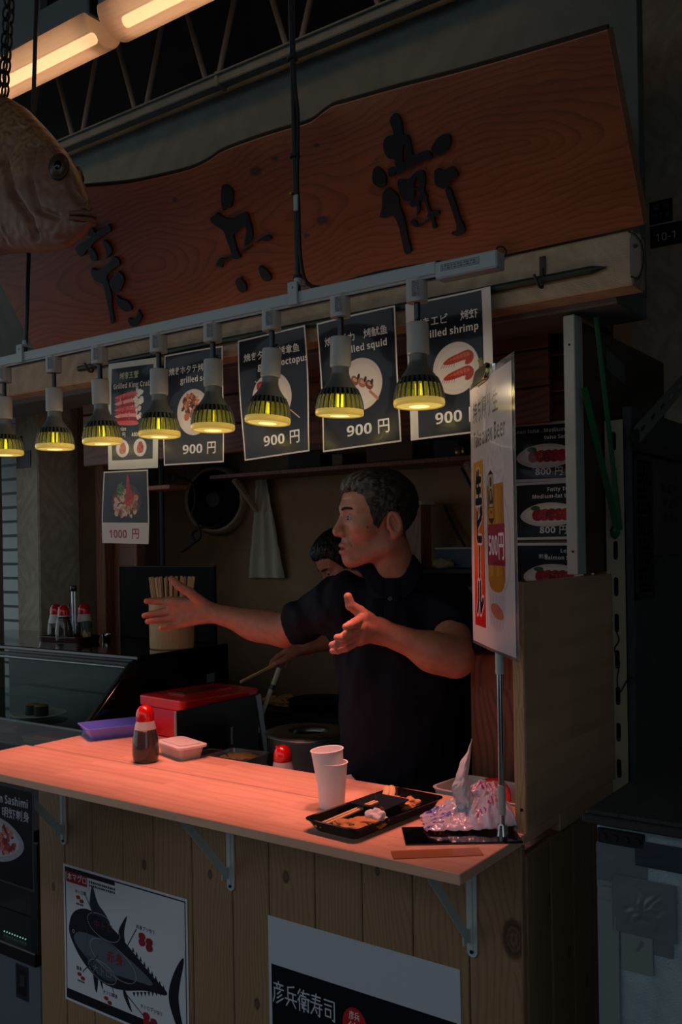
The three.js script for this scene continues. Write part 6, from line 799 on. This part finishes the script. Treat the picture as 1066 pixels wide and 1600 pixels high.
// --- a hand from joint chains [[x, y, z] ...] in metres
function handField(chains, palm, web) {
  return (x, y, z) => {
    let d = 9; for (const [a, b, r1, r2] of palm) d = smin(d, cap(x, y, z, a, b, r1, r2), 0.012);
    let f = 9; for (const [pts, rr] of chains) { let q = 9; for (let i = 0; i < pts.length - 1; i++) q = smin(q, cap(x, y, z, pts[i], pts[i + 1], rr[i], rr[i + 1]), 0.0025); f = Math.min(f, q); }
    return smin(d, f, 0.006);
  };
}
{
  const t = thing('person', 'grey-haired man in a black polo shirt, both arms held out, behind counter', 'person', [-1.25, 0, -1.975]);
  const O = [-1.25, 0, -1.975], off = (g) => g.translate(-O[0], -O[1], -O[2]);
  // joints
  const Rsh = [-1.3613, 1.4127, -1.897], Rel = [-1.5991, 1.3202, -1.9541], Rwr = [-1.8219, 1.3686, -1.8925], Lsh = [-1.1464, 1.4014, -2.0572], Lel = [-1.0474, 1.2805, -1.9065], Lwr = [-1.1825, 1.3514, -1.7862];
  const idx = [[-1.9061, 1.3996, -1.832], [-1.9328, 1.4012, -1.819], [-1.948, 1.4019, -1.8019], [-1.9537, 1.4025, -1.783]], mid = [[-1.9071, 1.3762, -1.8337], [-1.9347, 1.3699, -1.82], [-1.9493, 1.3651, -1.8009], [-1.9576, 1.3625, -1.7777]], rng = [[-1.9016, 1.3559, -1.8377], [-1.9236, 1.3504, -1.8256], [-1.9367, 1.3474, -1.8051], [-1.946, 1.3463, -1.7787]], pin = [[-1.8855, 1.3395, -1.8467], [-1.8999, 1.331, -1.8327], [-1.9059, 1.3283, -1.8137], [-1.9095, 1.3279, -1.7926]], thb = [[-1.8285, 1.3937, -1.8754], [-1.8414, 1.4234, -1.844], [-1.8636, 1.4452, -1.8194], [-1.8774, 1.4646, -1.8058]];
  const Rhand = handField([[idx, [0.0115, 0.0105, 0.0095, 0.0078]], [mid, [0.0115, 0.0108, 0.0098, 0.008]], [rng, [0.0112, 0.0102, 0.0092, 0.0077]], [pin, [0.0102, 0.009, 0.0082, 0.007]], [thb, [0.017, 0.0135, 0.0115, 0.009]]],
    [[Rwr, idx[0], 0.02, 0.0135], [Rwr, mid[0], 0.021, 0.0135], [Rwr, rng[0], 0.021, 0.0135], [Rwr, pin[0], 0.02, 0.0135], [thb[0], idx[0], 0.015, 0.012], [[-1.835, 1.352, -1.877], [-1.873, 1.346, -1.85], 0.016, 0.015]]);
  const lIdx = [[-1.186, 1.3861, -1.7337], [-1.1803, 1.3765, -1.6885], [-1.1757, 1.374, -1.6655], [-1.1786, 1.371, -1.6527]], lMid = [[-1.1809, 1.3665, -1.7189], [-1.1855, 1.3552, -1.6725], [-1.1911, 1.3462, -1.6562], [-1.203, 1.3463, -1.6539]], lRng = [[-1.1827, 1.3495, -1.7176], [-1.1962, 1.3372, -1.671], [-1.2114, 1.33, -1.66], [-1.2242, 1.3282, -1.6632]], lPin = [[-1.1901, 1.3353, -1.7246], [-1.205, 1.32, -1.6893], [-1.2203, 1.3147, -1.6783], [-1.2354, 1.3128, -1.6797]], lThb = [[-1.188, 1.3786, -1.7569], [-1.1936, 1.3996, -1.7283], [-1.2039, 1.4139, -1.7085], [-1.2054, 1.4342, -1.7013]];
  const Lhand = handField([[lIdx, [0.0115, 0.0108, 0.0095, 0.0078]], [lMid, [0.0118, 0.011, 0.0098, 0.008]], [lRng, [0.0112, 0.0104, 0.0092, 0.0077]], [lPin, [0.0102, 0.0092, 0.0084, 0.007]], [lThb, [0.0165, 0.0135, 0.0115, 0.0095]]],
    [[Lwr, lIdx[0], 0.023, 0.0145], [Lwr, lMid[0], 0.024, 0.0145], [Lwr, lRng[0], 0.023, 0.014], [Lwr, lPin[0], 0.022, 0.0135], [lThb[0], lIdx[0], 0.014, 0.012]]);
  const armR = (x, y, z) => smin(smin(cap(x, y, z, Rsh, Rel, 0.048, 0.042), cap(x, y, z, Rel, Rwr, 0.042, 0.0255), 0.02), ell(x, y, z, [-1.665, 1.328, -1.938], [0.09, 0.042, 0.04]), 0.02);
  const armL = (x, y, z) => smin(smin(cap(x, y, z, Lsh, Lel, 0.048, 0.042), cap(x, y, z, Lel, Lwr, 0.043, 0.026), 0.015), sph(x, y, z, [-1.085, 1.296, -1.872], 0.0445), 0.03);
  // head placed on the neck, looking to the left along the counter
  const th = rad(18), F = V(-0.8121 * Math.cos(th) + 0.5835 * Math.sin(th), 0, 0.5835 * Math.cos(th) + 0.8121 * Math.sin(th)), S = V(0, 1, 0).cross(F).normalize();
  const hm = new THREE.Matrix4().makeBasis(S, V(0, 1, 0), F).multiply(new THREE.Matrix4().makeRotationX(rad(-1))); hm.setPosition(-1.2615, 1.5975, -1.9134);
  const local = new THREE.Matrix4().makeTranslation(-O[0], -O[1], -O[2]).multiply(hm);
  const head = headGeo.clone().applyMatrix4(hm);
  const skinParts = [head, paint(fieldMesh([-1.69, 1.36, -1.92], 0.36, 90, (x, y, z) => smin(armR(x, y, z), Rhand(x, y, z), 0.018)), skinTone), paint(fieldMesh([-1.895, 1.39, -1.835], 0.19, 96, (x, y, z) => Math.max(smin(armR(x, y, z), Rhand(x, y, z), 0.018), x - -1.818)), skinTone), paint(fieldMesh([-1.1, 1.325, -1.85], 0.36, 84, (x, y, z) => smin(armL(x, y, z), Lhand(x, y, z), 0.018)), skinTone), paint(fieldMesh([-1.2, 1.37, -1.715], 0.17, 90, (x, y, z) => Math.max(smin(armL(x, y, z), Lhand(x, y, z), 0.018), -(z + 1.785))), skinTone)];
  // the coarse forearm grids stop where the fine hand grids begin
  const keep = (g, test) => { const p = g.attributes.position, n = g.attributes.normal, c = g.attributes.color, P = [], N = [], C = []; for (let i = 0; i < p.count; i += 3) { let ok = true; for (let j = 0; j < 3; j++) ok = ok && test(p.getX(i + j), p.getY(i + j), p.getZ(i + j)); if (ok) for (let j = 0; j < 3; j++) { P.push(p.getX(i + j), p.getY(i + j), p.getZ(i + j)); N.push(n.getX(i + j), n.getY(i + j), n.getZ(i + j)); C.push(c.getX(i + j), c.getY(i + j), c.getZ(i + j)); } } const o = new THREE.BufferGeometry(); o.setAttribute('position', new THREE.Float32BufferAttribute(P, 3)); o.setAttribute('normal', new THREE.Float32BufferAttribute(N, 3)); o.setAttribute('color', new THREE.Float32BufferAttribute(C, 3)); return o; };
  skinParts[1] = keep(skinParts[1], (x) => x > -1.8225); skinParts[2] = keep(skinParts[2], (x) => x < -1.8182); skinParts[3] = keep(skinParts[3], (x, y, z) => z < -1.7805); skinParts[4] = keep(skinParts[4], (x, y, z) => z > -1.7845);
  part('body', off(mergeColored(skinParts)), skin, t);
  // shirt: torso column, sleeves, folds
  const ax = V(0.8121, 0, -0.5835), bz = V(0.5835, 0, 0.8121);
  const prof = [[0.35, 0.15, 0.11], [0.85, 0.148, 0.112], [1.0, 0.146, 0.112], [1.15, 0.152, 0.112], [1.28, 0.158, 0.112], [1.36, 0.16, 0.105], [1.41, 0.145, 0.09], [1.45, 0.1, 0.075], [1.48, 0.07, 0.064], [1.52, 0.05, 0.05]];
  const pr = (y, k) => { if (y <= prof[0][0]) return prof[0][k]; for (let i = 0; i < prof.length - 1; i++) if (y <= prof[i + 1][0]) return mix(prof[i][k], prof[i + 1][k], sstep(0, 1, (y - prof[i][0]) / (prof[i + 1][0] - prof[i][0])) * 0.5 + 0.5 * (y - prof[i][0]) / (prof[i + 1][0] - prof[i][0])); return prof[prof.length - 1][k]; };
  const along = (a, b) => V(b[0] - a[0], b[1] - a[1], b[2] - a[2]).normalize();
  const dR = along(Rsh, Rel), dL = along(Lsh, Lel), hR = [mix(Rsh[0], Rel[0], 0.74), mix(Rsh[1], Rel[1], 0.74), mix(Rsh[2], Rel[2], 0.74)], hL = [mix(Lsh[0], Lel[0], 0.6), mix(Lsh[1], Lel[1], 0.6), mix(Lsh[2], Lel[2], 0.6)];
  const folds = (x, y, z) => 0.005 * n3(x * 9, y * 5, z * 9) + 0.0042 * Math.sin((x * 0.8 - z * 0.6) * 60 + y * 22 + 3 * n3(x * 6, y * 6, z * 6)) * sstep(1.2, 1.36, y) + 0.003 * n3(x * 22, y * 12, z * 22);
  const shirtField = (x, y, z) => {
    const px = x + 1.25, pz = z + 1.975, a = px * ax.x + pz * ax.z, b = px * bz.x + pz * bz.z, A = pr(y, 1), B = pr(y, 2), q = Math.sqrt((a / A) ** 2 + (b / B) ** 2);
    let d = (q - 1) * Math.min(A, B); d = Math.max(d, y - 1.5);
    d = smin(d, sph(x, y, z, Rsh, 0.058), 0.05); d = smin(d, sph(x, y, z, Lsh, 0.058), 0.05);
    const sr = smax(cap(x, y, z, Rsh, Rel, 0.057, 0.062), (x - hR[0]) * dR.x + (y - hR[1]) * dR.y + (z - hR[2]) * dR.z, 0.004), sl = smax(cap(x, y, z, Lsh, Lel, 0.058, 0.06), (x - hL[0]) * dL.x + (y - hL[1]) * dL.y + (z - hL[2]) * dL.z, 0.004);
    d = smin(d, sr, 0.035); d = smin(d, sl, 0.03);
    return d + folds(x, y, z);
  };
  const cut = (x, y, z) => Math.max(shirtField(x, y, z), 0.98 - y - 0.35);
  part('polo_shirt', off(fieldMesh([-1.26, 1.16, -1.965], 0.94, 118, (x, y, z) => { const n = cap(x, y, z, [-1.2475, 1.46, -1.938], [-1.2565, 1.56, -1.917], 0.052, 0.055); return smax(cut(x, y, z), -n, 0.004); })), shirt, t);
  const neckC = V(-1.2488, 1.475, -1.942);
  part('collar', off(sheet(60, 8, (u, v) => { const a = u * 5.75, k = v + 0.5, r = 0.066 + 0.028 * (1 - k) + 0.004 * Math.sin(a * 3), d = bz.clone().multiplyScalar(-Math.cos(a)).add(ax.clone().multiplyScalar(Math.sin(a))), front = sstep(2.0, 2.87, Math.abs(a)); return [neckC.x + d.x * r * 0.98, neckC.y + 0.0 + k * 0.036 - front * (0.042 + 0.012 * (1 - k)) + 0.012 * (1 - front), neckC.z + d.z * r * 0.92]; }, 0.0022)), shirt, t);
  part('undershirt', off(sheet(60, 6, (u, v) => { const a = u * 6.2832, k = v + 0.5, r = 0.0685 - 0.009 * k, d = bz.clone().multiplyScalar(-Math.cos(a)).add(ax.clone().multiplyScalar(Math.sin(a))); return [neckC.x + d.x * r, neckC.y - 0.045 + k * 0.05 - 0.012 * (d.x * bz.x + d.z * bz.z), neckC.z + d.z * r]; }, 0.002)), shirt, t);
  part('placket', off(at(cbox(0.026, 0.09, 0.004, 0.001), 0, -0.03, 0).applyMatrix4(new THREE.Matrix4().makeBasis(ax, V(0, 1, 0).add(bz.clone().multiplyScalar(-0.18)).normalize(), bz).setPosition(-1.2035, 1.392, -1.8695))), shirt, t);
  part('button', off(at(cyl(0.0052, 0.0052, 0.002, 18), 0, 0, 0, Math.PI / 2).applyMatrix4(new THREE.Matrix4().makeBasis(ax, V(0, 1, 0), bz).setPosition(-1.2018, 1.42, -1.8705))), std(0x1a1c22, 0.3), t);
  part('trousers', off(merge([at(lathe([[0.0005, 0.02], [0.07, 0.02], [0.075, 0.4], [0.09, 0.72], [0.1, 0.76]], 28), -1.33, 0, -1.9), at(lathe([[0.0005, 0.02], [0.07, 0.02], [0.075, 0.4], [0.09, 0.72], [0.1, 0.76]], 28), -1.19, 0, -2.02)])), shirt, t);
  part('hair', hairGrey.clone().applyMatrix4(local), hairMat, t);
  headParts(t, local);
}
{ // second cook, bent over the range
  const O = [-1.84, 0, -2.72], t = thing('person', 'dark-haired cook in black bending over the range behind the man', 'person', O), off = (g) => g.translate(-O[0], -O[1], -O[2]);
  const F = V(-0.55, 0, 0.83).normalize(), S = V(0, 1, 0).cross(F).normalize(), hm = new THREE.Matrix4().makeBasis(S, V(0, 1, 0), F).multiply(new THREE.Matrix4().makeRotationX(rad(38))).multiply(new THREE.Matrix4().makeScale(0.92, 0.92, 0.92)); hm.setPosition(-1.895, 1.488, -2.66);
  const local = new THREE.Matrix4().makeTranslation(-O[0], 0, -O[2]).multiply(hm);
  const el = [-1.72, 1.25, -2.58], wr = [-1.8527, 1.2245, -2.3829], sh = [-1.72, 1.36, -2.76];
  const ch = (a, b, c, d) => [a, b, c, d], f1 = ch([-1.888, 1.214, -2.325], [-1.908, 1.196, -2.3], [-1.917, 1.18, -2.282], [-1.916, 1.168, -2.27]), f2 = ch([-1.898, 1.206, -2.335], [-1.921, 1.188, -2.315], [-1.928, 1.172, -2.3], [-1.924, 1.162, -2.287]), f3 = ch([-1.903, 1.2, -2.35], [-1.922, 1.182, -2.338], [-1.927, 1.166, -2.325], [-1.92, 1.158, -2.312]), f4 = ch([-1.902, 1.195, -2.366], [-1.917, 1.178, -2.36], [-1.92, 1.165, -2.348], [-1.914, 1.158, -2.336]), th = ch([-1.858, 1.215, -2.36], [-1.87, 1.2, -2.325], [-1.885, 1.186, -2.295], [-1.9, 1.176, -2.275]);
  const hand = handField([[f1, [0.0105, 0.0095, 0.0085, 0.007]], [f2, [0.0105, 0.0097, 0.0087, 0.007]], [f3, [0.01, 0.0092, 0.0083, 0.007]], [f4, [0.009, 0.0082, 0.0075, 0.0065]], [th, [0.014, 0.012, 0.01, 0.008]]], [[wr, f1[0], 0.021, 0.013], [wr, f2[0], 0.021, 0.0135], [wr, f3[0], 0.021, 0.013], [wr, f4[0], 0.02, 0.012]]);
  const arm = (x, y, z) => smin(cap(x, y, z, sh, el, 0.05, 0.042), cap(x, y, z, el, wr, 0.041, 0.024), 0.02);
  part('body', off(mergeColored([headGeo.clone().applyMatrix4(hm), paint(fieldMesh([-1.83, 1.24, -2.42], 0.44, 120, (x, y, z) => smin(arm(x, y, z), hand(x, y, z), 0.016)), skinTone)])), skin, t);
  part('work_shirt', off(fieldMesh([-1.8, 0.98, -2.74], 1.02, 80, (x, y, z) => { let d = Math.max(ell(x, y, z, [-1.8, 1.0, -2.78], [0.2, 0.48, 0.135]), 0); d = ell(x, y, z, [-1.8, 1.02, -2.76], [0.19, 0.46, 0.12]); d = smin(d, cap(x, y, z, [-1.8, 1.28, -2.75], [-1.87, 1.4, -2.7], 0.09, 0.055), 0.06); d = smin(d, smax(cap(x, y, z, sh, el, 0.06, 0.058), cap(x, y, z, el, el.map((v, i) => v + (wr[i] - el[i]) * 0.2), 0.02, 0.02) * -1, 0.01), 0.05); return Math.max(d, 0.5 - y) + 0.004 * n3(x * 12, y * 8, z * 12); })), shirt, t);
  part('hair', hairDark.clone().applyMatrix4(local), hairMat, t);
  headParts(t, local);
}
{ let k = 0; for (const [a, b] of [[[-1.885, 1.19, -2.31], [-1.955, 1.128, -2.17]], [[-1.89, 1.183, -2.306], [-1.967, 1.122, -2.18]]]) single('cooking_chopstick', rod(a, b, 0.0036, 8), IT.stick, k++ ? 'long cooking chopstick held by the second cook, lower one' : 'long cooking chopstick held by the second cook, upper one', 'chopstick', [0, 0, 0], 'cooking chopsticks of the second cook'); }
renderer.render(scene, camera);
